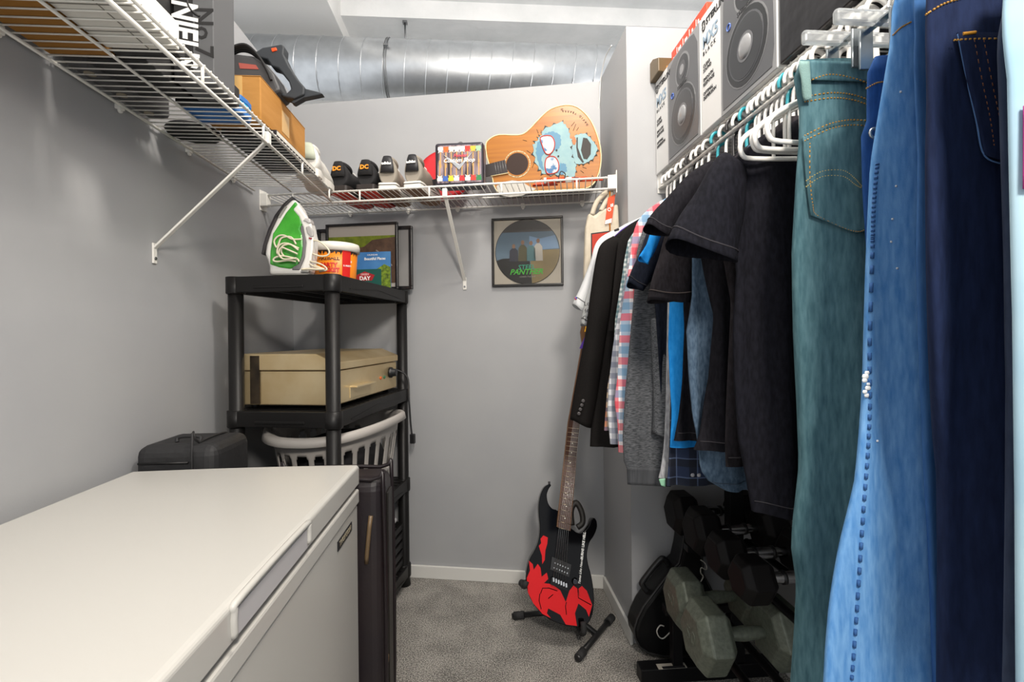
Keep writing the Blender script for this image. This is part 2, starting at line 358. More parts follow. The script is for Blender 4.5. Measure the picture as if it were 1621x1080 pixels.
# black book under the cardboard box
t = thing('black_book', 'black book with white title sticking out from under the cardboard box', 'book', (-0.69, 1.66, ZD))
MB().bb((-.09, -.15, 0), (.075, .2, .018)).build('cover', M('book_black', '#19171d', 0.5), t, bevel=.0015)
MB().bb((-.088, -.148, .003), (.0755, .198, .015)).build('pages', M('page_white', '#d9d6cc', 0.8), t)
text('title', 'The', .03, white_ink, t, Matrix.Translation((.03, -.1, .0184)) @ Matrix.Rotation(R(-90), 4, 'Z'))
text('title', 'The', .011, white_ink, t, Matrix.Translation((.0758, -.08, .009)) @ Matrix.Rotation(R(90), 4, 'Z') @ Matrix.Rotation(R(90), 4, 'X'))
# cardboard box
zb = ZD + 0.0185; hb = 0.128
t = thing('cardboard_box', 'brown cardboard box with a power tool on it on the wire shelf', 'box', (-0.715, 1.625, zb))
MB().bb((-.085, -.18, 0), (.082, .18, hb)).build('body', kraft, t, bevel=.003)
MB().bb((-.0855, -.181, hb - .0004), (.0825, .181, hb + .0022)).build('flap', kraft, t, bevel=.001)
MB().bb((.0822, -.03, .03), (.0828, .03, .1)).build('tape', M('clear_tape', '#d2a868', 0.25), t)
MB().bb((-.01, -.1806, .04), (.03, -.1802, hb)).build('tape', M('clear_tape', '#d2a868'), t)
# sander on the box
c2 = crop(220, 60, 4.5); sp = YP(1.60)
zt = zb + hb + .0025
t = thing('power_sander', 'black electric sander with an orange switch resting on the cardboard box', 'power tool', mtx=sp.m)
sh = 0
def lift(pl, pts): return [(x, max(z, zt)) for x, z in pl.poly(c2(pts))]
hd = MB().prism(lift(sp, [(835, 130), (900, 92), (1035, 68), (1052, 85), (1046, 140), (1090, 230), (1150, 320), (1196, 372), (1192, 425), (1120, 462), (1040, 440), (1000, 400), (1062, 418), (1098, 385), (1082, 330), (1010, 240), (960, 225), (935, 180), (880, 165)]), -.02, .022).build('handle', M('tool_rubber', '#2a2e33', 0.55), t, bevel=.006, seg=3)
MB().prism(sp.poly(c2([(962, 103), (998, 97), (1004, 118), (968, 128)])), -.0235, -.018).build('switch', M('orange_switch', '#f0501a', 0.4), hd, bevel=.002)
MB().prism(lift(sp, [(640, 190), (740, 165), (860, 180), (940, 230), (1000, 300), (1050, 420), (1000, 470), (700, 470), (660, 300)]), -.045, .05).build('motor_housing', M('tool_grey', '#3b3b3d', 0.5), t, bevel=.012, seg=3)
MB().prism(lift(sp, [(760, 235), (880, 250), (900, 280), (770, 275)]), -.0465, -.04).build('red_label', M('tool_red', '#9a4a40', 0.5), t)
MB().prism(lift(sp, [(556, 205), (600, 150), (648, 158), (660, 200), (610, 240), (570, 245)]), -.025, .02).build('dust_port', M('port_grey', '#6d6b68', 0.6), t, bevel=.01, seg=3)
b_ = sp.poly(c2([(585, 218)]))[0]; MB().cyl((b_[0], -.0265, b_[1]), (b_[0], -.02, b_[1]), .005, 12).build('port_hole', black_mt, t)
MB().prism([(x, z) for x, z in sp.poly(c2([(1190, 372), (1300, 400), (1318, 412), (1180, 440), (1110, 480), (1090, 470)]))], -.012, .014).build('nose', M('tool_rubber', '#2a2e33'), t, bevel=.003)
for k in range(4):
    pt = sp.poly(c2([(660, 180 - 10 * k), (740, 125 - 4 * k), (820, 118 + 4 * k), (900, 190 + 5 * k), (960, 290), (990 - 12 * k, 360)]))
    MB().tube(smooth([(x, -.05 + .012 * k, z) for x, z in pt], 5), .0042, 6).build('power_cord', black_mt, t)
# ================================================= shoes
def shoe(name, label, group, mtx, L, W, H, upper, sole, tab, collar, logo=None, stripe=None, solebot=None):
    t = thing(name, label, 'shoe', mtx=mtx, group=group)
    N = 24; ys = [0, .02, .06, .12, .2, .28, .36, .46, .58, .7, .82, .92, .98, 1.0]
    hw = [.30, .36, .40, .41, .39, .37, .37, .41, .47, .49, .46, .37, .22, .05]
    hh = [.82, .98, 1.0, .95, .86, .84, .88, .84, .68, .56, .47, .40, .33, .26]
    z0 = .026; S = MB(); out = [(W * hw[i] * 1.08, L * ys[i]) for i in range(14)]
    lean = [.018, .006, 0] + [0] * 11
    pts = [(x, y) for x, y in out] + [(-x, y) for x, y in reversed(out)]
    n = len(pts); S.add([(x, y - (.006 if y < .01 else 0), z) for z in (0, z0 * .5, z0 + .004) for x, y in pts], [tuple(range(n)), tuple(range(3 * n - 1, 2 * n - 1, -1))] + [(l * n + i, l * n + (i + 1) % n, (l + 1) * n + (i + 1) % n, (l + 1) * n + i) for l in (0, 1) for i in range(n)])
    so = S.build('sole', sole, t, bevel=.003)
    if solebot:
        B = MB(); B.add([(x * .93, y * .97 + .004, z) for z in (-.0015, .004) for x, y in pts], [tuple(range(n)), tuple(range(2 * n - 1, n - 1, -1))] + [(i, (i + 1) % n, (i + 1) % n + n, i + n) for i in range(n)]); B.build('outsole', solebot, so)
    if stripe: MB().add([(x * 1.015, y - (.007 if y < .01 else .001), z) for z in (z0 - .008, z0 - .005) for x, y in pts[:]], [(i, (i + 1) % n, (i + 1) % n + n, i + n) for i in range(n)]).build('sole_stripe', stripe, so)
    rings = []
    for i in range(14):
        w = W * hw[i]; h = H * hh[i]; r = []
        for k in range(N):
            a = 2 * math.pi * k / N; ca, sa = math.cos(a), math.sin(a)
            x = w * math.copysign(abs(ca) ** .8, ca); zz = sa
            taper = 1 - .28 * max(0, sa) * (1 if ys[i] < .4 else .5)
            z = z0 + (h - z0) * (.5 + .5 * math.copysign(abs(zz) ** .75, zz))
            r.append((x * taper, L * ys[i] + (.02 * (z - z0) / H if i == 0 else 0) , z))
        rings.append(r)
    MB().loft(rings).build('upper', upper, t)
    co = MB(); rr = [(math.cos(2 * math.pi * k / 20) * W * .26, L * .17 + math.sin(2 * math.pi * k / 20) * L * .13, H * .985 - .02 * (1 + math.sin(2 * math.pi * k / 20)) * .6) for k in range(20)]
    co.tube(rr, .009, 8, closed=True); co.add(rr, [tuple(range(20))]); co.build('collar', collar, t)
    tb = MB(); tb.loft([[(W * f * math.cos(R(a)), -.002 - .010 * math.sin(R(a)) + (z - z0) / H * .006, z) for a in range(0, 181, 15)] for f, z in ((.30, H * .52), (.27, H * .72), (.23, H * .9), (.17, H * 1.02))], closed=False, cap0=False, cap1=False)
    to = tb.build('heel_tab', tab, t); sm_ = to.modifiers.new('Solidify', 'SOLIDIFY'); sm_.thickness = .003
    if logo: text('logo', logo[0], logo[1], logo[2], to, Matrix.Translation((0, -.0115, H * logo[3])) @ Matrix.Rotation(R(84), 4, 'X'), offset=logo[4], extrude=.0012)
    # laces
    for k in range(4):
        y = L * (.40 + .055 * k); z = H * (.90 - .085 * k)
        MB().tube(arc((0, y, z - .02), .024, R(15), R(165), 8), .0026, 5).build('lace', M('lace_white', '#cfcdc8', 0.8), t)
    return t
sued = M('black_suede', '#1d1c1e', 0.85, bump=.2, bscale=300); redsole = M('red_rubber', '#e0351c', 0.5); brownsole = M('black_rubber', '#2b2422', 0.6)
orange_l = M('orange_print', '#f29a2e', 0.5)
def shelfm(s, o, rz=0, z=ZD, tilt=0): return Matrix.Translation(bw(s, o, z)) @ Matrix.Rotation(-BA + rz, 4, 'Z') @ Matrix.Rotation(tilt, 4, 'X')
for k, s_ in enumerate((-1.14, -1.015)):
    shoe('skate_shoe', ('black skate shoe with orange heel badge next to the white sneaker', 'black skate shoe with orange heel badge next to the grey canvas sneaker')[k], 'pair of black skate shoes', shelfm(s_, -.32, R(-2 + 3 * k)), .28, .108, .132, sued, brownsole, sued, sued, ('DC', .026, orange_l, .76, .0012), solebot=redsole)
grey_c = M('grey_canvas', '#948c80', 0.85, bump=.2, bscale=400)
for k, s_ in enumerate((-.915, -.805)):
    shoe('canvas_shoe', ('grey canvas sneaker with black heel tab next to the black skate shoe', 'grey canvas sneaker with black heel tab next to the tin lunch box')[k], 'pair of grey sneakers', shelfm(s_, -.325, R(6 - 9 * k)), .28, .100, .14, grey_c, M('white_rubber', '#e6e2da', 0.5), M('black_leather', '#232327', 0.5), grey_c, ('adidas', .0165, white_ink, .78, .0006), stripe=dark_ink, solebot=M('tan_rubber', '#8a6a50', 0.6))
for k, y in enumerate((0, .0)):
    if k: break
    shoe('white_shoe', 'white sneaker behind the cardboard box at the corner of the shelves', None, Matrix.Translation((-0.655, 1.885, ZD)) @ Matrix.Rotation(R(4), 4, 'Z'), .28, .105, .125, M('white_leather', '#dcdad4', 0.5), M('white_rubber', '#e6e2da'), M('sage_leather', '#b9c0ae', 0.6), M('white_leather', '#dcdad4'))
# ================================================= lunch box
zl = ZD
t = thing('lunch_box', 'square tin lunch box printed with rows of guitars and a silver V', 'lunch box', mtx=shelfm(-.598, -.335, R(3)))
LW, LH, LD = .205, .18, .085
MB().bb((-LW / 2, 0, 0), (LW / 2, LD, LH)).build('tin_body', M('tin_dark', '#33303a', 0.35, .3), t, bevel=.012, seg=3)
MB().bb((-LW / 2 - .001, .034, .004), (LW / 2 + .001, .038, LH - .004)).build('rim', M('tin_rim', '#8c8790', 0.3, .8), t)
MB().bb((-LW / 2 + .010, -.0006, .010), (LW / 2 - .010, .004, LH - .012)).build('front_print', M('print_mauve', '#a08d94', 0.4, col2='#2a2228', scale=60, stretch=(1, 1, .15)), t, bevel=.002)
random.seed(4)
gc = ['#e4e1d4', '#3a62b0', '#f0d22a', '#e9e7e2', '#c9282c', '#e8e6e0', '#d2362a', '#2e7a48', '#f0662a', '#e0b33c', '#b04a9a', '#e8d8c8', '#9cc59a', '#d98a2c']
def mini(x, z, c, updown):
    g = MB(); s = .0105
    g.prism([(x - s, z - s * 1.1), (x + s, z - s * 1.1), (x + s * 1.1, z + s * .1), (x + s * .7, z + s * .5), (x + s * 1.0, z + s * 1.3), (x + s * .4, z + s * .9), (x - s * .4, z + s * .9), (x - s * 1.0, z + s * 1.4), (x - s * .7, z + s * .4), (x - s * 1.1, z)] if updown > 0 else
            [(x - s, z + s * 1.1), (x - s * 1.1, z), (x - s * .7, z - s * .4), (x - s * 1.0, z - s * 1.4), (x - s * .4, z - s * .9), (x + s * .4, z - s * .9), (x + s * 1.0, z - s * 1.3), (x + s * .7, z - s * .5), (x + s * 1.1, z - s * .1), (x + s, z + s * 1.1)], -.0014, -.0004)
    m1 = M('print_' + c, c, 0.4)
    z1 = z + updown * .062
    g.bb((x - .0022, -.0013, min(z, z1)), (x + .0022, -.0004, max(z, z1)), 1)
    g.prism([(x - .004, z1), (x + .004, z1), (x + .003, z1 + updown * .014), (x - .002, z1 + updown * .014)], -.0014, -.0004, 1)
    g.build('guitar_print', [m1, M('print_neck', '#c79a5c', 0.5)], t)
for k in range(8): mini(-.082 + k * .0235, .03, gc[k], 1)
for k in range(8): mini(-.078 + k * .0228, .15, gc[(k * 3 + 5) % 14], -1)
MB().prism([(-.066, .128), (-.0, .062), (.062, .140), (.002, .085)], -.0045, -.001).build('emblem', steel, t, bevel=.001)
text('lettering', 'Custom Shop', .024, white_ink, t, tm(0, -.0048, .102), shear=.3, offset=.0003)
text('lettering', 'Fender', .02, M('pink_ink', '#d9455a', 0.5), t, tm(.005, -.0048, .122), shear=.3, offset=.0003)
MB().bb((-.012, .03, LH), (.012, .045, LH + .006)).build('latch', M('brass_dull', '#8a7750', 0.4, .9), t, bevel=.002)
MB().tube(arc((0, .04, LH + .004), .012, 0, math.pi, 8), .002, 6).build('handle', M('dull_steel', '#8a8c8e'), t)
# red disc leaning behind the lunch box
t = thing('red_disc', 'round red disc leaning on the back wall behind the lunch box', 'disc', mtx=Matrix.Translation(bw(-.735, -.095, ZD)) @ Matrix.Rotation(-BA, 4, 'Z') @ Matrix.Rotation(R(-14), 4, 'X'))
d = MB().lathe([(.0, 0), (.11, 0), (.135, .006), (.137, .012), (.11, .012), (0, .010)], n=40); o = d.build('disc', M('red_gloss', '#d5202a', 0.3), t); o.rotation_euler = (R(90), 0, 0); o.location = (0, 0, .138)
d = MB().lathe([(.0, -.001), (.03, -.001), (.034, .001)], n=24); o = d.build('centre_boss', M('red_gloss', '#d5202a'), t); o.rotation_euler = (R(90), 0, 0); o.location = (0, 0, .138)
# ================================================= acoustic guitar
gp = TP(bw(0, -.20, 0), BT, BN, (0, 0, 1)); c3 = crop(660, 140, 4.77)
t = thing('acoustic_guitar', 'natural wood acoustic guitar painted with a furry blue face lying on the wire shelf', 'guitar', mtx=gp.m)
og = smooth([(x, 0, max(z, ZD)) for x, z in gp.poly(c3([(520, 430), (545, 385), (620, 350), (760, 352), (830, 325), (930, 222), (1010, 155), (1120, 125), (1210, 142), (1290, 212), (1345, 310), (1385, 450), (1385, 590), (1340, 710), (1265, 795), (1150, 838), (1040, 825), (940, 800), (860, 815), (780, 855), (700, 868), (630, 835), (585, 740), (560, 620), (530, 520)]))], 3, True)
og = [(p.x, max(p.z, ZD + .001)) for p in og]
wood = M('guitar_spruce', '#b06f18', 0.35, col2='#9d5d0f', scale=9, stretch=(.25, 1, 6), coat=.4)
MB().prism(og, 0, .1).build('body', [wood], t, bevel=.004)
cxg = sum(p[0] for p in og) / len(og); czg = sum(p[1] for p in og) / len(og)
MB().tube([(cxg + (x - cxg) * 1.002, .001, czg + (z - czg) * 1.002) for x, z in og], .0028, 6, closed=True).build('binding', M('cream_binding', '#e4d6a8', 0.4), t)
MB().prism([(cxg + (x - cxg) * 1.003, czg + (z - czg) * 1.003) for x, z in og], .008, .092).build('sides', M('guitar_side', '#2a2422', 0.35), t)
hx, hz = gp(*c3([(758, 572)])[0])
def flat(y0, pts, name, m, par, th=.0008): return MB().prism(gp.poly(c3(pts)), y0 - th, y0 + .0004).build(name, m, par)
def disc(cx, cz, r, y, name, m, par, n=28, sx=1.0, th=.001): return MB().prism([(cx + r * sx * math.cos(2 * math.pi * k / n), cz + r * math.sin(2 * math.pi * k / n)) for k in range(n)], y - th, y + .0002).build(name, m, par)
disc(hx, hz, .0595, -.0004, 'rosette', M('rosette', '#d9c9a0', 0.4, col2='#8b6a3a', scale=200), t, sx=.98)
disc(hx, hz, .054, -.0009, 'rosette_ring', wood, t); disc(hx, hz, .0485, -.0014, 'sound_hole', M('hole_brown', '#2a1408', 0.7), t)
flat(-.004, [(118, 697), (132, 745), (690, 640), (668, 545), (560, 572)], 'fretboard', M('rosewood_dark', '#2b2526', 0.4), t, .006)
flat(-.003, [(560, 655), (560, 668), (692, 645), (690, 635)], 'fretboard_edge', M('cream_binding', '#e4d6a8'), t, .006)
for k in range(5):
    x0 = 590 + k * 19; a_ = gp(*c3([(x0, 566 - k * 4)])[0]); b_ = gp(*c3([(x0 + 14, 655 - k * 4)])[0])
    MB().tube([(a_[0], -.0105, a_[1]), (b_[0], -.0105, b_[1])], .0006, 4).build('fret', steel, t)
flat(-.0018, [(600, 740), (640, 712), (720, 695), (790, 705), (850, 742), (900, 760), (850, 790), (790, 812), (700, 822), (640, 810), (610, 780)], 'pickguard', M('pickguard_grey', '#b9b6ae', 0.3), t)
# painted face
def jag(pts, amp, seed, k=5):
    random.seed(seed); P = [Vector((x, y, 0)) for x, y in pts]; out = []
    c = sum(P, Vector()) / len(P)
    for i in range(len(P)):
        a, b = P[i], P[(i + 1) % len(P)]
        for j in range(k):
            p = a.lerp(b, j / k); d = (p - c).normalized(); out.append(tuple((p + d * (amp if j % 2 else -amp * .3) * random.uniform(.4, 1.0))[:2]))
    return out
pale = M('paint_paleblue', '#86a8aa', 0.5, col2='#7a9ea6', scale=30); mid = M('paint_blue', '#4b7f9c', 0.5); ink = M('paint_black', '#241d1a', 0.6)
fur = [(950, 320), (1090, 250), (1140, 300), (1160, 380), (1195, 430), (1200, 560), (1195, 660), (1170, 672), (1090, 650), (960, 650), (905, 580), (875, 440), (915, 385), (945, 350)]
flat(-.0012, jag(fur, 30, 1), 'painted_outline', ink, t); flat(-.0020, jag(fur, 12, 2), 'painted_fur', pale, t)
flat(-.0026, jag([(960, 350), (1020, 325), (1080, 350), (1090, 420), (1060, 470), (980, 470), (940, 520), (960, 620), (930, 600), (900, 500), (905, 430)], 8, 3), 'painted_shade', mid, t)
flat(-.0026, jag([(1080, 570), (1120, 570), (1135, 620), (1100, 655), (1060, 640)], 8, 6), 'painted_shade', mid, t)
snout = [(1190, 360), (1270, 340), (1330, 400), (1365, 455), (1335, 530), (1270, 570), (1200, 575), (1170, 470)]
flat(-.0028, jag(snout, 20, 4), 'painted_outline', ink, t); flat(-.0036, jag(snout, 5, 5), 'painted_fur', pale, t)
flat(-.0042, [(1255, 375), (1285, 380), (1315, 425), (1312, 500), (1285, 540), (1258, 535), (1238, 470)], 'painted_mouth', ink, t)
flat(-.0042, [(1205, 375), (1215, 372), (1215, 450), (1245, 530), (1262, 560), (1250, 565), (1215, 520), (1203, 450)], 'painted_line', ink, t)
flat(-.0044, [(1175, 372), (1195, 370), (1204, 400), (1195, 430), (1178, 428), (1170, 400)], 'painted_tongue', M('paint_brown', '#a4632c', 0.5), t)
for L_, seed in (([(935, 372), (1010, 362), (1040, 410), (1030, 470), (1000, 500), (970, 490), (945, 430)], 1), ([(985, 525), (1040, 520), (1070, 570), (1062, 630), (1000, 650), (975, 630), (968, 570)], 2)):
    P = gp.poly(c3(L_)); sm = [(p.x, p.z) for p in smooth([(x, 0, z) for x, z in P], 3, True)]
    MB().prism(sm, -.0052, -.003).build('painted_lens', M('lens_paint', '#e7e4dd', 0.3, col2='#3f6f9a', scale=25, lo=.5, hi=.6), t)
    MB().tube([(x, -.0052, z) for x, z in sm], .0026, 6, closed=True).build('painted_glasses', M('paint_red', '#b23226', 0.4), t)
for x, y in ((1055, 470), (1068, 515)): q_ = gp(*c3([(x, y)])[0]); disc(q_[0], q_[1], .004, -.004, 'painted_nostril', ink, t, 12)
a_ = c3([(1010, 500), (990, 522)]); MB().tube([(gp(*a_[0])[0], -.005, gp(*a_[0])[1]), (gp(*a_[1])[0], -.005, gp(*a_[1])[1])], .0024, 6).build('painted_glasses', M('paint_red', '#b23226'), t)
for x, y, dx, dy in ((800, 390, 30, 8), (830, 470, 30, 20), (870, 600, 12, -30), (905, 310, 12, 30), (1180, 320, 20, -50), (1165, 285, 25, -30), (1235, 620, 25, 20), (1250, 595, 30, 10), (930, 690, 15, -15), (1205, 320, 15, -25)):
    a_ = gp(*c3([(x, y)])[0]); b_ = gp(*c3([(x + dx, y + dy)])[0]); MB().tube([(a_[0], -.0008, a_[1]), (b_[0], -.0008, b_[1])], .0009, 4).build('painted_stroke', ink, t)
for k, ch in enumerate('DAVID YBARRA'):
    if ch == ' ': continue
    # the name runs along the rim, tops outward turned down
    f = k / 11; a = R(28 + 62 * f); cxx, czz = gp(*c3([(1105, 385)])[0]); rr = .122
    text('lettering', ch, .0125, ink, t, tm(cxx + rr * math.cos(a) * .95, -.001, czz + rr * math.sin(a) * 1.0, a + R(90)), extrude=.0005)
q_ = gp(*c3([(1095, 158)])[0]); text('lettering', '25', .011, ink, t, tm(q_[0], -.001, q_[1], R(175)), extrude=.0005)
q_ = gp(*c3([(1325, 670)])[0]); text('lettering', 'SJT', .011, ink, t, tm(q_[0], -.001, q_[1], R(60)), extrude=.0005)
# orange and white tool at the front of the shelf
op = TP(bw(0, -.31, 0), BT, BN, (0, 0, 1)); c7 = crop(840, 160, 6.75)
t = thing('caulking_tube', 'orange and white tube with a black wire loop in front of the guitar', 'tube', mtx=op.m)
def seg(p, q, r, name, m, rb=None):
    a_ = op(*c7([p])[0]); b_ = op(*c7([q])[0]); dz = .0
    return MB().cyl((a_[0], .012, max(a_[1], ZD + r)), (b_[0], .012, max(b_[1], ZD + (rb or r))), r, 16, r2=rb).build(name, m, t)
orn = M('orange_plastic', '#f0491c', 0.4)
seg((165, 845), (370, 850), .0115, 'barrel', orn); seg((140, 842), (168, 845), .012, 'cap', white_pl); seg((368, 848), (440, 856), .0105, 'white_collar', white_pl); seg((438, 856), (600, 880), .0100, 'barrel', orn); seg((598, 882), (775, 895), .0085, 'tip', orn, .006)
o_ = [op(*p) for p in c7([(290, 860), (320, 760), (360, 770), (370, 800), (345, 870), (300, 950), (278, 940)])]
MB().tube(smooth([(x, -.003, max(z, ZD + .002)) for x, z in o_], 5, True), .0022, 6, closed=True).build('wire_loop', black_pl, t)
o_ = [op(*p) for p in c7([(455, 825), (510, 825), (545, 880), (545, 940), (525, 970)])]
MB().tube(smooth([(x, -.003, max(z, ZD + .002)) for x, z in o_], 5), .0022, 6).build('wire_loop', black_pl, t)
t = tag(MB().prism([(x, max(z, ZD)) for x, z in op.poly(c7([(10, 900), (60, 850), (150, 845), (290, 905), (240, 925), (80, 945)]))], .02, .05).build('orange_pouch', orn, None, bevel=.008), 'small orange plastic piece lying in front of the acoustic guitar', 'plastic piece'); t.matrix_world = op.m
# ================================================= right shelf cartons
SX = .69
def speaker_carton(label, y0):
    t = thing('speaker_carton', label, 'box', (SX, y0, ZDR), R(-90), 'speaker cartons on the wire shelf')
    W, H_ = .372, .355
    MB().bb((0, 0, 0), (W - .003, .26, H_)).build('body', M('carton_grey', '#d6d6d5', 0.5), t, bevel=.003)
    MB().bb((.118, -.0006, .0), (W - .006, .002, H_ - .003)).build('front_print', M('carton_dark', '#97989a', 0.4, col2='#7f8082', scale=3), t)
    cab = [(.13, .012), (.35, .012), (.358, .06), (.352, .30), (.33, .338), (.30, .345), (.18, .345), (.15, .335), (.135, .30), (.128, .06)]
    MB().prism(cab, -.0018, 0).build('speaker_print', M('speaker_grey', '#5a5b5e', 0.3), t)
    def ringp(cx, cz, r, col, y): MB().prism([(cx + r * math.cos(k * .2244) * .98, cz + r * math.sin(k * .2244)) for k in range(28)], y - .0006, y).build('cone_print', M('cone_' + col, col, 0.3), t)
    for r, c, y in ((.098, '#78797b', -.0019), (.094, '#2c2d2f', -.0026), (.080, '#55565a', -.0033), (.076, '#36373a', -.0040), (.036, '#6a6b6e', -.0047)): ringp(.245, .122, r, c, y)
    for r, c, y in ((.054, '#7d7e80', -.0019), (.047, '#303134', -.0026), (.028, '#4a4b4e', -.0033), (.016, '#8b8c8f', -.0040)): ringp(.245, .272, r, c, y)
    MB().sphere((.245, -.004, .122), .03, 16, sc=(1, .25, 1)).build('dust_cap_print', M('cap_print', '#8f9092', 0.2), t)
    text('lettering', 'STERLING', .027, dark_ink, t, tm(.034, -.001, .322), offset=.0006, align='LEFT', sx=1.05)
    o = MB(); o.tube(arc((.02, -.001, .327), .008, R(-60), R(200), 10), .002, 4); o.tube(arc((.02, -.001, .314), .008, R(120), R(380), 10), .002, 4); o.build('logo', dark_ink, t)
    text('lettering', 'MX5', .05, M('blue_grey_ink', '#8fa3b5', 0.5), t, tm(.012, -.001, .268), offset=.001, align='LEFT', sx=.95)
    text('lettering', 'BLACK', .017, dark_ink, t, tm(.014, -.001, .236), align='LEFT', space=1.7)
    for z, w in ((.198, 'CLEAR'), (.184, 'SOUND'), (.156, 'SMOOTH'), (.142, 'RESPONSE'), (.114, 'OPTIMAL'), (.100, 'DISPERSION')):
        text('lettering', w, .0145, dark_ink, t, tm(.014, -.001, z), align='LEFT')
    text('lettering', 'STERLING', .016, M('ink_grey', '#2a2b2e', 0.5), t, tm(.245, -.0048, .222))
    MB().tube(arc((.165, -.003, .222), .009, 0, 2 * math.pi, 14), .0018, 4).build('logo', M('logo_blue', '#5a78c8', 0.4), t)
    return t
speaker_carton('grey printed speaker carton standing on the wire shelf against the column', 1.782)
speaker_carton('grey printed speaker carton standing between the other speaker carton and the black carton', 1.408)
t = thing('black_carton', 'creased black carton beside the speaker cartons on the wire shelf', 'box', (SX, 1.033, ZDR), R(-90))
MB().bb((0, 0, 0), (.21, .26, .34)).build('body', M('black_carton', '#1e1d20', 0.35, bump=.3, bscale=9, bdist=.02), t, bevel=.004)
MB().lathe([(.0, -.002), (.036, -.002), (.044, .002), (.05, 0)], n=28).build('port_print', M('cone_#78797b', '#78797b'), t).matrix_local = Matrix.Translation((.14, 0, .245)) @ Matrix.Rotation(R(90), 4, 'X')
MB().tube(arc((.187, -.002, .150), .008, 0, 2 * math.pi, 12), .003, 5).build('logo', M('logo_blue2', '#2a4ad0', 0.4), t)
t = thing('perforated_strap', 'grey perforated plastic strip standing beside the black carton', 'strip', (SX - .006, .822, ZDR), R(-90))
MB().bb((0, 0, .0), (.022, .02, .36)).build('strip', M('strap_grey', '#5f5c56', 0.5), t, bevel=.003)
for k in range(12): MB().box((.011, -.0008, .03 + .028 * k), (.014, .002, .012), rot=Matrix.Rotation(R(25), 3, 'Y')).build('slot', black_mt, t, bevel=.001)
carton('black_box', 'black box between the perforated strip and the brown case', (SX, .755, ZDR), (.95, .795, 2.14), black_mt)
carton('brown_case', 'brown fabric case at the end of the wire shelf', (SX + .01, .665, ZDR), (.95, .75, 2.15), M('brown_fabric', '#5a4a3a', 0.9, bump=.2, bscale=200), bevel=.006)
carton('clear_bin', 'pale translucent plastic bin at the end of the wire shelf', (SX + .02, .42, ZDR), (.98, .655, 2.02), M('bin_clear', '#d5dbe0', 0.15, trans=.5), bevel=.01)
# red box on top of the speaker cartons
t = thing('red_carton', 'red orange carton with white print lying on the speaker carton', 'box', (SX + .03, 1.70, ZDR + .355), R(-90))
MB().bb((0, 0, 0), (.27, .2, .07)).build('body', M('red_board', '#e2472c', 0.5), t, bevel=.002)
text('lettering', '+', .03, white_ink, t, tm(.022, -.001, .03), offset=.0008)
for x, z0_, z1_ in ((.066, .012, .05), (.078, .012, .05), (.118, .018, .048), (.128, .024, .048), (.165, .014, .03), (.172, .034, .048), (.215, .014, .05)): MB().bb((x - .0035, -.001, z0_), (x + .0035, .001, z1_)).build('white_mark', white_ink, t)
for x in (.05, .1, .15, .2): MB().bb((x - .001, -.001, .008), (x + .0, .001, .06)).build('divider', white_ink, t)
# wooden block at the wall end of the cartons
t = thing('wooden_block', 'dark bronze wooden picture ledge lying on the speaker carton at the column', 'frame', (SX - .02, 1.785, ZDR + .356), R(-90))
MB().prism([(0, 0.0), (.085, 0), (.085, .05), (.03, .075), (0, .075)], 0, .12).build('block', M('bronze_wood', '#5c4b2e', 0.4), t, bevel=.003)
MB().bb((.0855, .03, .001), (.09, .10, .018)).build('tan_edge', kraft, t)
# ================================================= chest freezer
enamel = M('freezer_enamel', '#bfbdb8', 0.25, spec=.4); gasket = M('gasket_grey', '#77757a', 0.7)
FX0, FX1, FY0, FY1 = -0.911, -0.327, 0.26, 1.312
t = thing('chest_freezer', 'white chest freezer with a lid handle and black name badge', 'freezer', ((FX0 + FX1) / 2, (FY0 + FY1) / 2, 0))
hx_, hy_ = (FX1 - FX0) / 2, (FY1 - FY0) / 2
MB().bb((-hx_ + .004, -hy_ + .004, .03), (hx_ - .004, hy_ - .004, .745)).build('body', enamel, t, bevel=.006)
MB().bb((-hx_, -hy_, .745), (hx_, hy_, .784)).build('rim', enamel, t, bevel=.005)
MB().bb((-hx_ + .012, -hy_ + .012, .784), (hx_ - .012, hy_ - .012, .796)).build('gasket', gasket, t)
ld = MB(); rings = []
for z, ins in ((.796, 0), (.843, 0), (.848, .004), (.850, .012)):
    pts = []
    for k in range(9): f = k / 8; pts.append((-hx_ + ins + f * (2 * hx_ - 2 * ins), hy_ - ins + .008 * math.sin(math.pi * f), z))
    pts += [(hx_ - ins, -hy_ + ins, z), (-hx_ + ins, -hy_ + ins, z)]
    rings.append(pts)
ld.loft(rings, smooth=False); lid = ld.build('lid', enamel, t, bevel=.003)
cy_ = (FY0 + FY1) / 2
hl = [(.650 - cy_, .803), (.650 - cy_, .836), (.672 - cy_, .846), (.905 - cy_, .846), (.926 - cy_, .836), (.926 - cy_, .806)]
MB().tube(smooth([(hx_ + .001, y, z) for y, z in hl], 4), .0055, 8).build('handle', enamel, lid)
MB().bb((hx_ - .0005, .66 - cy_, .800), (hx_ + .0012, .918 - cy_, .836)).build('grip_recess', M('grip_grey', '#bdbbbd', 0.5), lid)
bd = MB().bb((hx_ - .0045, 1.122 - cy_, .699), (hx_ - .002, 1.243 - cy_, .721)).build('badge', dark_ink, t)
text('lettering', 'THOMSON', .019, M('badge_silver', '#c4b9a0', 0.35, .5), bd, Matrix.Translation((hx_ - .0018, 1.1825 - cy_, .710)) @ Matrix.Rotation(R(90), 4, 'Z') @ Matrix.Rotation(R(90), 4, 'X'), sx=1.05, offset=.0003)
for x in (-1, 1):
    for y in (-1, 1): MB().cyl((x * (hx_ - .06), y * (hy_ - .06), 0), (x * (hx_ - .06), y * (hy_ - .06), .032), .022, 14).build('foot', black_pl, t)
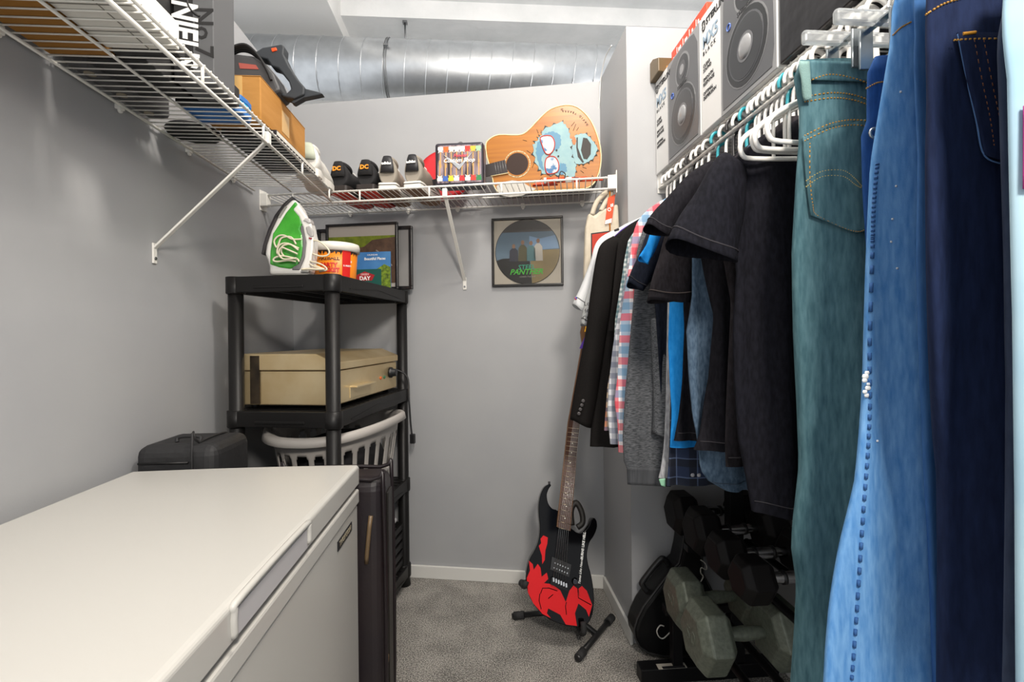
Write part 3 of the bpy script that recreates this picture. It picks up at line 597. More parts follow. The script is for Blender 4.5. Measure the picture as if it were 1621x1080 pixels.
# ================================================= black plastic shelving rack
rc = bw(-1.13, -.405)
RK = Matrix.Translation(rc) @ Matrix.Rotation(-BA, 4, 'Z')
rk = thing('storage_rack', 'black plastic four-tier storage rack in the corner', 'rack', mtx=RK)
rackm = M('rack_black', '#181717', 0.42, spec=.3, bump=.06, bscale=150)
RX, RY = .205, .355
TIERS = (.045, .455, .885, 1.352); TH = .055
for z in TIERS:
    s = MB()
    s.bb((-RX + .02, -RY, z), (RX - .02, -RY + .014, z + TH)); s.bb((-RX + .02, RY - .014, z), (RX - .02, RY, z + TH))
    s.bb((-RX, -RY + .02, z), (-RX + .014, RY - .02, z + TH)); s.bb((RX - .014, -RY + .02, z), (RX, RY - .02, z + TH))
    sh_ = s.build('shelf_frame', rackm, rk, bevel=.003)
    n = 17
    for k in range(n):
        y = -RY + .03 + (2 * RY - .06) * k / (n - 1); MB().bb((-RX + .012, y - .012, z + TH - .009), (RX - .012, y + .012, z + TH - .002)).build('slat', rackm, sh_)
    for x in (-.1, 0, .1): MB().bb((x - .004, -RY + .012, z + .012), (x + .004, RY - .012, z + TH - .008)).build('rib', rackm, sh_)
    MB().bb((-.095, -RY - .003, z + .012), (.09, -RY + .002, z + .022)).build('grip_line', rackm, sh_, bevel=.002)
    MB().prism([(-.25, z + .012), (0, z + .03), (.25, z + .012), (.25, z + .016), (0, z + .035), (-.25, z + .016)], RX - .001, RX + .002).build('grip_line', rackm, sh_).matrix_local = Matrix(((0, 1, 0, 0), (1, 0, 0, 0), (0, 0, 1, 0), (0, 0, 0, 1)))
    for x in (-1, 1):
        for y in (-1, 1): MB().lathe([(.029, z - .004), (.031, z), (.031, z + TH), (.027, z + TH + .001)], (x * (RX - .025), y * (RY - .025), 0), 20).build('corner_socket', rackm, rk)
for x in (-1, 1):
    for y in (-1, 1): MB().lathe([(.030, 0), (.026, .03), (.0245, .04), (.0245, 1.40)], (x * (RX - .025), y * (RY - .025), 0), 20).build('post', rackm, rk)
ZT = TIERS[3] + TH
def rkp(x, y, z): return RK @ Vector((x, y, z))
# ---------- iron
ip = YP(1.80); c8 = crop(400, 310, 6.235)
t = thing('steam_iron', 'white and green steam iron standing on its heel on the rack', 'iron', mtx=ip.m)
def ipoly(pts): return [(x, max(z, ZT + .001)) for x, z in ip.poly(c8(pts))]
MB().prism(ipoly([(428, 38), (350, 110), (270, 220), (205, 360), (160, 500), (145, 590), (170, 640), (190, 710), (188, 790), (585, 790), (610, 700), (628, 540), (632, 430), (600, 290), (545, 230), (500, 130)]), -.028, .03).build('shell', M('iron_white', '#e4e2dd', 0.3), t, bevel=.014, seg=3)
MB().prism(ipoly([(428, 34), (345, 105), (262, 215), (196, 355), (150, 500), (132, 590), (142, 598), (165, 500), (212, 365), (278, 226), (356, 118)]), -.038, .04).build('soleplate', M('iron_sole', '#4a474a', 0.3, .7), t)
grn = M('green_tank', '#4cae3c', 0.12, col2='#3a8f30', scale=14, coat=.6)
MB().prism(ipoly([(452, 75), (500, 170), (520, 300), (500, 350), (525, 400), (530, 520), (510, 640), (470, 700), (410, 735), (300, 720), (205, 690), (210, 560), (235, 390), (300, 290), (360, 190)]), -.034, -.018).build('water_tank', grn, t, bevel=.006)
MB().prism(ipoly([(505, 310), (545, 320), (560, 500), (545, 620), (495, 745), (415, 745), (430, 705), (480, 690), (515, 600), (520, 470), (500, 370)]), -.0325, -.02).build('grip', M('iron_grey', '#6d6b6c', 0.5), t, bevel=.004)
MB().prism(ipoly([(430, 160), (480, 105), (560, 220), (610, 300), (632, 430), (625, 560), (590, 770), (500, 770), (545, 620), (560, 480), (530, 330), (490, 230)]), -.036, -.015).build('handle', M('iron_white', '#e4e2dd'), t, bevel=.006)
MB().prism(ipoly([(560, 330), (600, 318), (630, 370), (635, 420), (610, 430), (575, 390)]), -.040, -.03).build('button', M('iron_button', '#a9a6a4', 0.4), t, bevel=.003)
MB().prism(ipoly([(528, 270), (560, 240), (600, 250), (612, 290), (590, 300), (560, 280)]), -.040, -.0).build('dial', M('iron_dial', '#bdbab8', 0.35), t, bevel=.004)
MB().prism(ipoly([(588, 432), (622, 438), (615, 452), (592, 446)]), -.039, -.03).build('indicator', M('indicator_red', '#8e2030', 0.3), t)
MB().prism(ipoly([(345, 120), (372, 130), (305, 240), (282, 232)]), -.0295, -.02).build('name_plate', M('plate_grey', '#8d8c86', 0.5), t)
cream_c = M('cream_cord', '#d9d0b8', 0.5)
random.seed(7)
for k, pts in enumerate([[(520, 450), (430, 450), (360, 415), (300, 420), (258, 470), (280, 530), (300, 500), (330, 440), (420, 430), (470, 500)],
                         [(500, 540), (400, 495), (330, 500), (295, 545), (300, 600), (380, 620), (480, 640), (500, 670)],
                         [(500, 560), (420, 505), (350, 520), (335, 570), (370, 620), (470, 640)],
                         [(490, 650), (380, 620), (300, 625), (262, 655), (300, 672), (400, 660), (480, 670)],
                         [(500, 600), (410, 560), (345, 540), (320, 600), (370, 650), (490, 640)]]):
    MB().tube(smooth([(x, -.04 - .004 * k, z) for x, z in ip.poly(c8(pts))], 5), .0032, 6).build('cord', cream_c, t)
for k, pts in enumerate([[(625, 455), (680, 465), (740, 510), (780, 560), (765, 600), (700, 610), (620, 585)], [(600, 660), (680, 680), (740, 710), (760, 745), (690, 760)], [(600, 690), (660, 720), (740, 740), (640, 700)], [(530, 745), (600, 740), (680, 745), (750, 742)]]):
    MB().tube(smooth([(x, -.03 - .006 * k, max(z, ZT + .005)) for x, z in ip.poly(c8(pts))], 5), .0032 if k < 3 else .0045, 6).build('cord', cream_c, t)
# ---------- bucket
def wrap(o, r, cx, cy):
    """bend flat lettering (x across, z up) round a cylinder of radius r, facing -y"""
    for v in o.data.vertices:
        a = v.co.x / r; d = r - v.co.y; v.co = Vector((cx + d * math.sin(a), cy - d * math.cos(a), v.co.z))
bpos = onY(531, 430, 1.99); BR = .088
t = thing('party_bucket', 'orange party bucket with a white rim on the rack', 'bucket', (bpos.x, bpos.y, ZT))
MB().lathe([(BR * .88, 0), (BR * .90, .004), (BR, .135), (BR * .9, .135)], n=40).build('bucket_body', M('bucket_orange', '#f08a1c', 0.4), t)
MB().lathe([(BR * 1.0, .128), (BR * 1.09, .130), (BR * 1.1, .150), (BR * 1.06, .162), (BR * .97, .162), (BR * .95, .13)], n=40).build('rim', M('bucket_rim', '#ebe6dc', 0.35), t)
rot_b = R(8)
def btext(b, s, m, z, a, **k):
    o = text('lettering', b, s, m, t, tm(BR * a, -.0, z), extrude=.0006, **k); wrap(o, BR * .965, 0, 0); return o
dk = M('bucket_dark', '#33241a', 0.5); bred = M('bucket_red', '#d8231f', 0.45)
p = MB(); n = 10
p.loft([[((BR * f + .0008) * math.sin(R(a)), -(BR * f + .0008) * math.cos(R(a)), z) for a in range(34, 61, 3)] for f, z in ((.90, .004), (1.0, .128))], closed=False, cap0=False, cap1=False); p.build('side_panel', bred, t)
p = MB(); p.loft([[((BR * f + .0006) * math.sin(R(a)), -(BR * f + .0006) * math.cos(R(a)), z + (.006 * math.sin(a * .6) if i == 0 else 0)) for a in range(-90, 91, 4)] for i, (f, z) in enumerate(((.972, .115), (1.0, .130)))], closed=False, cap0=False, cap1=False); p.build('dark_band', dk, t)
btext('FIREBALL', .021, dk, .096, -.02, offset=.0006); btext('PARTY', .022, bred, .070, -.02, offset=.001); btext('BUCKET', .022, bred, .050, -.02, offset=.001)
for z, w_ in ((.105, '1. BUY'), (.087, '2. ADD ICE'), (.069, '3. PARTY')): btext(w_, .0088, white_ink, z, R(47), offset=.0003)
# plain flame mark below the words
f = MB().prism([(-.03, .008), (.02, .008), (.024, .022), (.014, .018), (.010, .034), (.0, .022), (-.008, .036), (-.014, .022), (-.026, .03)], -.0004, .0004).build('flame_mark', bred, t)
wrap(f, BR * .93, 0, 0)
# ---------- frames and calendar leaning at the back of the rack
fp = TP(rkp(0, .318, 0), BT, BN, (0, 0, 1))
def framed(name, label, pl, box_, y, inner_m, fm, bw_=.012, dp=.018):
    (x0, z0), (x1, z1) = pl(box_[0], box_[3]), pl(box_[2], box_[1])
    t = thing(name, label, 'picture frame', mtx=pl.m @ Matrix.Translation((0, y, 0)))
    for a, b in (((x0, z0), (x1, z0 + bw_)), ((x0, z1 - bw_), (x1, z1)), ((x0, z0 + bw_), (x0 + bw_, z1 - bw_)), ((x1 - bw_, z0 + bw_), (x1, z1 - bw_))):
        MB().bb((a[0], 0, a[1]), (b[0], dp, b[1])).build('frame_side', fm, t, bevel=.002)
    MB().bb((x0 + bw_, dp * .6, z0 + bw_), (x1 - bw_, dp, z1 - bw_)).build('picture', inner_m, t)
    return t, (x0 + bw_, x1 - bw_, z0 + bw_, z1 - bw_), dp * .6
blk = M('frame_black', '#17161a', 0.3)
glassm = M('frame_glass', '#ffffff', 0.02, trans=1.0, alpha=.12)
tb, R_, yy = framed('picture_frame', 'large black picture frame leaning on the back wall behind the other frame', fp, (500, 356, 650, 461), .012, M('mat_grey', '#8f8d8c', 0.6), blk, .016, .02)
x0, x1, z0, z1 = R_; MB().bb((x0, yy - .001, z0 + .02), (x0 + .09, yy, z1 - .09)).build('print', M('field_olive', '#7d8a1c', 0.5, col2='#5f6e18', scale=40), tb)
tb, R_, yy = framed('picture_frame', 'black picture frame with a landscape print behind the orange bucket', fp, (521, 353, 632, 461), -.03, M('mat_white', '#aaa39c', 0.5), blk, .011, .02)
x0, x1, z0, z1 = R_
MB().bb((x0, yy - .0012, z0 + .02), (x1, yy, z1 - .05)).build('print', M('field_olive', '#7d8a1c'), tb)
MB().prism([(x0 + .10, z0 + .02), (x1, z0 + .02), (x1, z1 - .058), (x0 + .22, z1 - .07), (x0 + .18, z1 - .10), (x0 + .05, z1 - .125)], yy - .0022, yy - .001).build('print', M('rock_brown', '#5d4433', 0.6, col2='#4a3426', scale=50), tb)
MB().tube([(x0 + .24, yy - .002, z1 - .12), (x0 + .29, yy - .002, z1 - .16), (x1 - .02, yy - .002, z0 + .1)], .004, 4).build('print_road', M('mat_white', '#aaa39c'), tb)
kp = TP(rkp(0, .245, 0), BT, BN, (0, 0, 1)); kz = lambda p: (p[0], max(p[1], ZT + .001))
(x0, z0), (x1, z1) = kz(kp(562, 462)), kp(618, 398)
t = thing('wall_calendar', 'glossy calendar of places propped beside the orange bucket', 'calendar', mtx=kp.m)
MB().bb((x0, 0, z0), (x1, .006, z1)).build('cover', M('calendar_blue', '#3a72ae', 0.35, col2='#4f86bd', scale=10), t)
MB().prism([(x0, z0), (x1, z0), (x1, z0 + .105), (x1 - .03, z0 + .12), (x1 - .08, z0 + .09), (x0, z0 + .10)], -.0008, .001).build('trees_print', M('tree_green', '#7f9a2a', 0.5, col2='#3c4f1c', scale=60), t)
MB().bb((x0, -.0016, z0), (x1 - .045, 0, z0 + .098)).build('green_panel', M('panel_green', '#14524a', 0.5), t)
text('lettering', 'Beautiful Places', .0175, white_ink, t, tm((x0 + x1) / 2 + .012, -.001, z1 - .032), offset=.0004, sx=.95)
text('lettering', 'CALENDAR', .010, white_ink, t, tm((x0 + x1) / 2, -.001, z1 - .014))
MB().prism([(x0 + .012, z0 + .045), (x0 + .085, z0 + .045), (x0 + .098, z0 + .07), (x0 + .05, z0 + .088), (x0 + .005, z0 + .07)], -.0024, -.001).build('red_badge', M('badge_red', '#a5222a', 0.5), t)
text('lettering', 'GREEN', .013, M('pale_pink', '#e8b8b4', 0.5), t, tm(x0 + .05, -.0026, z0 + .074), offset=.0003); text('lettering', 'DAY', .026, white_ink, t, tm(x0 + .05, -.0026, z0 + .055), offset=.0008)
random.seed(3)
MB().prism([(x0 + .03 + .04 * math.cos(k * .5) * random.uniform(.5, 1.4), z0 + .022 + .02 * math.sin(k * .5) * random.uniform(.5, 1.3)) for k in range(12)], -.0022, -.001).build('cream_shape', M('cream_print', '#d8cdb0', 0.6), t)
# ---------- griddle on the second shelf
ZG = TIERS[2] + TH
t = thing('griddle', 'stainless steel countertop griddle with lid and control knob on the rack', 'griddle', mtx=Matrix.Translation(rkp(-.01, -.02, ZG)) @ Matrix.Rotation(-BA, 4, 'Z'))
ss = M('worn_stainless', '#cbb387', 0.36, .7, col2='#dac7a0', scale=7, bump=.05, bscale=30)
gx, gy = .185, .285
MB().bb((-gx, -gy, .015), (gx, gy, .135)).build('body', ss, t, bevel=.004)
lidp = [(-gx - .006, .138), (gx + .006, .138), (gx + .006, .160), (gx - .06, .195), (-gx - .006, .195)]
MB().loft([[(gx + .006, -gy - .005, .138), (-gx - .012, -gy - .005, .138), (-gx - .012, -gy - .005, .196), (gx - .07, -gy - .005, .196), (gx + .006, -gy - .005, .165)], [(gx + .006, gy + .005, .138), (-gx - .012, gy + .005, .138), (-gx - .012, gy + .005, .196), (gx - .07, gy + .005, .196), (gx + .006, gy + .005, .165)]], smooth=False).build('lid', ss, t, bevel=.003)
MB().prism([(gx - .065, .1972), (gx - .062, .1972), (gx - .062, .1974), (gx - .065, .1974)], -.26, .26).build('lid_crease', ss, t)
for dx in (-.115,): MB().bb((dx - .018, -gy - .0006 - .005, .02), (dx + .018, -gy, .190)).build('brown_band', M('band_brown', '#2c2620', 0.4, .6, col2='#4b4032', scale=20), t)  # dark brown upright band on the griddle's long side
MB().bb((gx - .001, -.10 - .08, .065), (gx + .030, .07 - .08, .072)).build('tray_lip', ss, t, bevel=.002); MB().bb((gx - .001, -.10 - .08, .026), (gx + .003, .07 - .08, .07)).build('drip_tray', ss, t, bevel=.001)
kn = MB().lathe([(.024, 0), (.024, .010), (.018, .014), (.016, .03), (.012, .032)], n=20).build('knob', black_pl, t); kn.matrix_local = Matrix.Translation((gx, .205, .09)) @ Matrix.Rotation(R(90), 4, 'Y')
for y, c in ((.10, '#d86a28'), (.14, '#2c6a4a')): o = MB().lathe([(.007, 0), (.006, .005)], n=12).build('indicator', M('ind_' + c, c, 0.3), t); o.matrix_local = Matrix.Translation((gx, y, .075)) @ Matrix.Rotation(R(90), 4, 'Y')
for x in (-1, 1):
    for y in (-1, 1): MB().cyl((x * .15, y * .24, 0), (x * .15, y * .24, .016), .014, 12).build('foot', black_pl, t)
MB().tube(smooth([(gx - .01, gy, .10), (gx + .045, gy + .02, .06), (gx + .060, gy + .0, -.05), (gx + .068, gy - .005, -.15), (gx + .075, gy - .01, -.20)], 6), .0042, 8).build('power_cord', black_pl, t)
pl_ = MB().box((gx + .079, gy - .01, -.222), (.024, .018, .045)).build('plug', black_pl, t, bevel=.004)
for d_ in (-.006, .006): MB().bb((gx + .079 + d_ - .001, gy - .014, -.262), (gx + .079 + d_ + .001, gy - .008, -.243)).build('prong', steel, pl_)
# ---------- laundry basket on the third shelf
ZK = TIERS[1] + TH
t = thing('laundry_basket', 'pale grey slotted plastic laundry basket on the rack', 'basket', mtx=Matrix.Translation(rkp(.035, -.0, ZK)) @ Matrix.Rotation(-BA, 4, 'Z'))
bk = M('basket_grey', '#b4afaa', 0.45); NS = 26; SEG = 12; RW = 30; HB = .335
AX, AY = .215, .30
def bp_(a, f):
    k = .78 + .22 * f; e = .85
    ca, sa = math.cos(a), math.sin(a)
    return (AX * k * math.copysign(abs(ca) ** e, ca), AY * k * math.copysign(abs(sa) ** e, sa), HB * f + .012 * math.cos(2 * a) * f)
v = []; fcs = []
NA = NS * SEG
for j in range(RW + 1):
    for i in range(NA): v.append(bp_(2 * math.pi * i / NA, j / RW))
for j in range(RW):
    for i in range(NA):
        ph = ((i + .5) / SEG) % 1.0 - .5; fz = (j + .5) / RW; hole = False
        for zc, hh_ in ((.60, .20), (.20, .13)):
            dz = max(0, abs(fz - zc) - (hh_ - .075)) / .075 * .36
            if ph * ph + dz * dz < .36 ** 2 and abs(fz - zc) < hh_: hole = True
        if not hole: fcs.append((j * NA + i, j * NA + (i + 1) % NA, (j + 1) * NA + (i + 1) % NA, (j + 1) * NA + i))
b_ = MB().add(v, fcs, smooth=True); b_.add([bp_(2 * math.pi * i / 60, 0.003) for i in range(60)], [tuple(range(60))])
o = b_.build('slotted_wall', bk, t); so_ = o.modifiers.new('Solidify', 'SOLIDIFY'); so_.thickness = .004
rim_ = [Vector(bp_(2 * math.pi * i / 60, 1.0)) for i in range(60)]
MB().loft([[(p.x * s, p.y * s, p.z + dz) for p in rim_] for s, dz in ((.985, -.01), (1.0, .004), (1.06, .010), (1.10, .002), (1.12, -.022), (1.10, -.024), (1.085, -.004), (1.0, -.004))], cap0=False, cap1=False).build('rim', bk, t)
# dark clothes inside
random.seed(11)
rg = [[(AX * k * .72 * math.cos(a * .314) * (1 + .08 * math.sin(a * 2.1)), AY * k * .76 * math.sin(a * .314) * (1 + .08 * math.cos(a * 1.7)), z) for a in range(20)] for k, z in ((.9, .008), (.95, .12), (1.0, .2), (.85, .26), (.4, .285), (.05, .29))]
tag(MB().loft(rg).build('laundry', M('dark_laundry', '#161519', 0.9, bump=.4, bscale=30), None), 'dark laundry bundled inside the slotted basket', 'laundry').matrix_world = t.matrix_world.copy()
# ---------- crate and bag on the bottom shelf
ZB = TIERS[0] + TH
t = thing('slatted_crate', 'black slatted plastic crate on the bottom shelf of the rack', 'crate', mtx=Matrix.Translation(rkp(.015, .12, ZB)) @ Matrix.Rotation(-BA, 4, 'Z'))
for k in range(5):
    z = .01 + .042 * k
    for a, b in (((-.17, -.2, z), (.17, -.19, z + .028)), ((-.17, .19, z), (.17, .2, z + .028)), ((-.17, -.19, z), (-.16, .19, z + .028)), ((.16, -.19, z), (.17, .19, z + .028))): MB().bb(a, b).build('slat', rackm, t, bevel=.002)
for x in (-.165, .165):
    for y in (-.195, .195): MB().bb((x - .008, y - .008, 0), (x + .008, y + .008, .215)).build('corner_post', rackm, t, bevel=.002)
random.seed(5)
rg = [[(.13 * k * math.cos(a * .2618) * random.uniform(.85, 1.12), .16 * k * math.sin(a * .2618) * random.uniform(.85, 1.1), z) for a in range(24)] for k, z in ((.8, .216), (1.1, .235), (1.05, .28), (.8, .31), (.4, .33), (.05, .335))]
rg[1][2] = (.225, .04, .275); rg[2][2] = (.215, .05, .29); rg[1][1] = (.2, 0, .25); rg[1][3] = (.19, .1, .26)
pb = MB().loft(rg).build('plastic_bag', M('bag_clear', '#b9b9bb', 0.2, alpha=.75), None, subsurf=1); pb.matrix_world = t.matrix_world.copy(); tag(pb, 'crumpled translucent plastic bag on the slatted crate', 'bag')
# ================================================= suitcase and bag behind the freezer
t = thing('suitcase', 'dark brown upright suitcase between the freezer and the rack', 'suitcase', (-0.432, 1.405, 0))
hide = M('suitcase_hide', '#1d181d', 0.42, col2='#282021', scale=5, bump=.12, bscale=120)
MB().bb((-.165, -.07, .035), (.165, .07, .80)).build('shell', hide, t, bevel=.035, seg=4)
for y in (-.064, .064): MB().tube(smooth([(-.16, y, .07), (-.16, y, .758), (-.13, y, .797), (.13, y, .797), (.163, y, .758), (.163, y, .07), (.13, y, .036), (-.13, y, .036)], 4, True), .006, 8, closed=True).build('piping', M('piping_brown', '#1c1518', 0.35), t)
MB().bb((.164, -.03, .06), (.170, .03, .75)).build('side_strap', M('strap_dark', '#17130f', 0.45), t, bevel=.003)
MB().tube([(.130, -.071, .70), (.127, -.077, .67), (.119, -.077, .59), (.117, -.071, .57)], .006, 8).build('pull_handle', M('pull_tan', '#6d5a42', 0.4), t)
MB().tube(arc((.168, -.055, .29), .012, 0, 2 * math.pi, 12, (0, 1, 0)), .0022, 5).build('zip_pull', M('brass', '#b08a4a', 0.3, 1.0), t)
for x in (-.12, .12):
    for y in (-.045, .045): MB().cyl((x - .012, y, .02), (x + .012, y, .02), .02, 14).build('wheel', black_pl, t)
t = thing('travel_bag', 'black fabric travel bag standing behind the freezer by the wall', 'bag', (-0.815, 1.44, 0))
nylon = M('black_nylon', '#212123', 0.65, bump=.35, bscale=14, bdist=.02)
MB().bb((-.115, -.10, 0), (.10, .10, .905)).build('shell', nylon, t, bevel=.03, seg=4)
MB().tube(smooth([(.04, -.102, .05), (.04, -.104, .875), (.04, -.07, .906), (.04, .07, .906), (.04, .102, .87)], 4), .003, 6).build('seam', nylon, t)
MB().tube(smooth([(-.03, -.05, .905), (-.03, -.045, .917), (.0, -.045, .92), (.03, -.045, .917), (.03, -.05, .905)], 4), .005, 6).build('carry_loop', nylon, t)
MB().tube([(-.1, -.101, .86), (.03, -.103, .86)], .003, 5).build('zip', M('zip_dark', '#0f0f10', 0.5), t)
# ================================================= framed picture disc
dp_ = TP(bw(0, -.02, 0), BT, BN, (0, 0, 1))
t, R_, yy = framed('record_frame', 'square black frame holding a round picture record on the back wall', dp_, (779, 341, 891, 454), 0, M('record_mat', '#c9c0b0', 0.5), M('record_black', '#17130f', 0.3), .0105, .0195)
x0, x1, z0, z1 = R_; cx, cz = (x0 + x1) / 2, (z0 + z1) / 2; rr = (x1 - x0) / 2 * .97
def clipd(poly):  # keep the printed shapes inside the record
    out = []
    for x, z in poly:
        d = math.hypot(x - cx, z - cz); k = min(1, rr * .985 / d) if d else 1; out.append((cx + (x - cx) * k, cz + (z - cz) * k))
    return out
def chord(a0, a1, n=20): return [(cx + rr * .985 * math.cos(a0 + (a1 - a0) * i / n), cz + rr * .985 * math.sin(a0 + (a1 - a0) * i / n)) for i in range(n + 1)]
rec = MB().prism([(cx + rr * math.cos(k * .13), cz + rr * math.sin(k * .13)) for k in range(48)], yy - .003, yy).build('record', M('vinyl_black', '#1d1a18', 0.25), t)
MB().prism(chord(0, 2 * math.pi, 48)[:-1], yy - .0034, yy - .003).build('record_print', M('rec_slate', '#5c7182', 0.3, col2='#6f8596', scale=6, stretch=(.2, 1, 3)), rec)
MB().prism(chord(R(38), R(142)), yy - .0040, yy - .0034).build('record_print', M('rec_char', '#4f4a45', 0.3), rec)
MB().prism(chord(R(195), R(278)) + [(cx + .01, cz - .03), (cx - .12, cz - .03)], yy - .0040, yy - .0034).build('record_print', M('rec_dark', '#2c2823', 0.3), rec)
MB().prism(chord(R(278), R(363)) + [(cx + .012, cz + .005)], yy - .0040, yy - .0034).build('record_print', M('rec_sand', '#9a8658', 0.35, col2='#86744a', scale=12), rec)
MB().prism([(cx + .01, cz + .005), (cx + rr * .97, cz + .012), (cx + rr * .86, cz + .075), (cx + .06, cz + .06), (cx + .01, cz + .075)], yy - .0042, yy - .0034).build('record_print', M('rec_blue', '#7f9dbd', 0.3), rec)
for k, (px_, h_, c_) in enumerate(((-.065, .085, '#3a3a44'), (-.022, .105, '#5b563a'), (.018, .10, '#5d8488'), (.052, .112, '#c9c3b8'))):
    zb_ = cz - .045; w_ = .022
    MB().prism([(cx + px_ - w_, zb_), (cx + px_ + w_, zb_), (cx + px_ + w_ * .9, zb_ + h_ * .6), (cx + px_ + .008, zb_ + h_ * .74), (cx + px_ - .008, zb_ + h_ * .74), (cx + px_ - w_ * .9, zb_ + h_ * .6)], yy - .0050, yy - .0042).build('figure_print', M('fig_' + c_, c_, 0.5), rec)
    MB().prism([(cx + px_ + .0085 * math.cos(q * .628), zb_ + h_ * .85 + .011 * math.sin(q * .628)) for q in range(10)], yy - .0052, yy - .0044).build('figure_print', M('fig_skin', '#9c7a62', 0.6), rec)
gt = M('title_green', '#4fc23a', 0.4)
text('lettering', 'STEEL', .032, M('title_teal', '#3fae8a', 0.4), rec, tm(cx - .004, yy - .0056, cz - .075), shear=.1, offset=.0004)
text('lettering', 'PANTHER', .036, gt, rec, tm(cx - .006, yy - .0058, cz - .097), shear=.3, offset=.0008)
text('lettering', 'LOWER THE BAR', .010, M('title_grey', '#a9a298', 0.5), rec, tm(cx, yy - .0056, cz - .12))
MB().bb((x0, .002, z0), (x1, .004, z1)).build('glass', M('pane_glass', '#0a0a0a', 0.03, alpha=.12), t)
# ================================================= electric guitar on its stand
la = R(18)
ep = TP(onY(905, 992, 1.765), (1, 0, 0), (0, math.cos(la), -math.sin(la)), (0, math.sin(la), math.cos(la))); c5 = crop(820, 760, 4.5)
t = thing('electric_guitar', 'black electric guitar with bold red artwork leaning on a floor stand', 'guitar', mtx=ep.m)
lac = M('black_lacquer', '#080709', 0.08, spec=.2); redart = M('red_art', '#d3141a', 0.3, spec=.25)
og = [(225, 30), (190, 48), (162, 100), (146, 180), (148, 260), (155, 340), (148, 420), (122, 495), (85, 560), (62, 640), (55, 725), (72, 805), (112, 885), (175, 960), (255, 1010), (340, 1038), (430, 1050), (500, 1022), (530, 960), (542, 880), (538, 780), (522, 680), (500, 600), (492, 530), (508, 450), (540, 400), (562, 345), (562, 300), (545, 272), (522, 280), (506, 325), (470, 368), (430, 380), (385, 350), (330, 300), (285, 222), (245, 205), (215, 165), (206, 105), (222, 60), (236, 40)]
og2 = [(p.x, p.z) for p in smooth([(x, 0, z) for x, z in ep.poly(c5(og))], 3, True)]
MB().prism(og2, 0, .045).build('body', lac, t, bevel=.008, seg=3)
def ef(pts, y, name, m, th=.001, par=None): return MB().prism(ep.poly(c5(pts)), y - th, y).build(name, m, par or t)
# neck runs on behind the jacket
nk = [(278, 335), (365, 362), (420, -390), (512, -1000), (462, -1012), (352, -400)]
ef([(272, 332), (368, 362), (434, -400), (500, -960), (452, -968), (352, -408)], -.001, 'neck', M('neck_maple', '#6e4a28', 0.4), .014)
ef([(276, 334), (364, 360), (430, -400), (496, -960), (456, -966), (356, -406)], -.015, 'fretboard', M('rosewood', '#4a2a1a', 0.45, col2='#3a2014', scale=20), .004)
for k in range(20):
    f = k * (1 - .008 * k) / 17
    a_ = ep(*c5([(276 + 80 * f, 334 - 740 * f)])[0]); b_ = ep(*c5([(364 + 66 * f, 360 - 760 * f)])[0])
    MB().tube([(a_[0], -.0195, a_[1]), (b_[0], -.0195, b_[1])], .0010, 4).build('fret', M('fret_brass', '#c9b89a', 0.3, 1.0), t)
    if k in (2, 4, 6, 8, 12, 14, 16, 18): MB().sphere(((a_[0] + b_[0]) / 2, -.019, (a_[1] + b_[1]) / 2 - .006), .0028, 8, sc=(1, .3, 1)).build('inlay', M('inlay_white', '#e8e4d8', 0.4), t)
ef([(452, -966), (500, -956), (530, -1010), (560, -1110), (520, -1190), (470, -1180), (440, -1050)], -.002, 'headstock', M('neck_maple', '#6e4a28'), .014)
for k in range(6):
    a_ = ep(*c5([(246 + k * 17, 725)])[0]); b_ = ep(*c5([(288 + k * 13, 340)])[0]); c_ = ep(*c5([(464 + k * 6, -960)])[0])
    MB().tube([(a_[0], -.014, a_[1]), (b_[0], -.0215, b_[1]), (c_[0], -.0215, c_[1])], .0006, 4).build('string', steel, t)
pk = ef([(240, 545), (378, 602), (362, 690), (228, 635)], -.0005, 'pickup_ring', black_pl, .006)
for r_ in range(2):
    for k in range(6):
        f = k / 5; x = 262 + 92 * f - r_ * 6; y = 590 + 38 * f + r_ * 34; q_ = ep(*c5([(x, y)])[0]); MB().cyl((q_[0], -.0082, q_[1]), (q_[0], -.006, q_[1]), .0024, 8).build('pole_piece', steel, pk)
br_ = ef([(235, 690), (360, 742), (352, 790), (228, 740)], -.0005, 'bridge', M('bridge_black', '#1a1a1c', 0.35, .6), .009)
for k in range(6): q_ = ep(*c5([(250 + 18 * k, 706 + 8 * k)])[0]); MB().box((q_[0], -.012, q_[1]), (.006, .005, .014)).build('saddle', steel, br_)
q_ = ep(*c5([(405, 722)])[0]); MB().lathe([(.013, 0), (.012, .008), (.009, .012)], n=20).build('volume_knob', M('knob_chrome', '#3c3c40', 0.2, 1.0), t).matrix_local = Matrix.Translation((q_[0], 0, q_[1])) @ Matrix.Rotation(R(90), 4, 'X')
# plain flame-shaped red artwork
ef([(70, 800), (62, 700), (85, 645), (78, 575), (105, 600), (112, 640), (140, 598), (160, 625), (168, 690), (205, 660), (215, 705), (185, 735), (240, 742), (300, 785), (340, 870), (365, 790), (395, 752), (425, 775), (440, 840), (430, 775), (455, 755), (490, 790), (528, 890), (505, 975), (485, 925), (430, 880), (405, 950), (420, 1040), (340, 1030), (300, 960), (215, 915), (205, 950), (235, 985), (175, 955), (110, 880)], -.0004, 'red_artwork', redart)
ef([(180, 395), (212, 410), (208, 455), (195, 500), (190, 570), (172, 600), (170, 540), (148, 470), (165, 450), (160, 420)], -.0004, 'red_artwork', redart)
for pts in ([(345, 870), (338, 900), (345, 960)], [(160, 810), (175, 770), (220, 770), (280, 790)], [(155, 810), (150, 860), (165, 920)], [(425, 775), (430, 840), (520, 890)], [(215, 845), (250, 815)]):
    MB().tube([(x, -.0016, z) for x, z in ep.poly(c5(pts))], .0016, 4).build('artwork_line', lac, t)
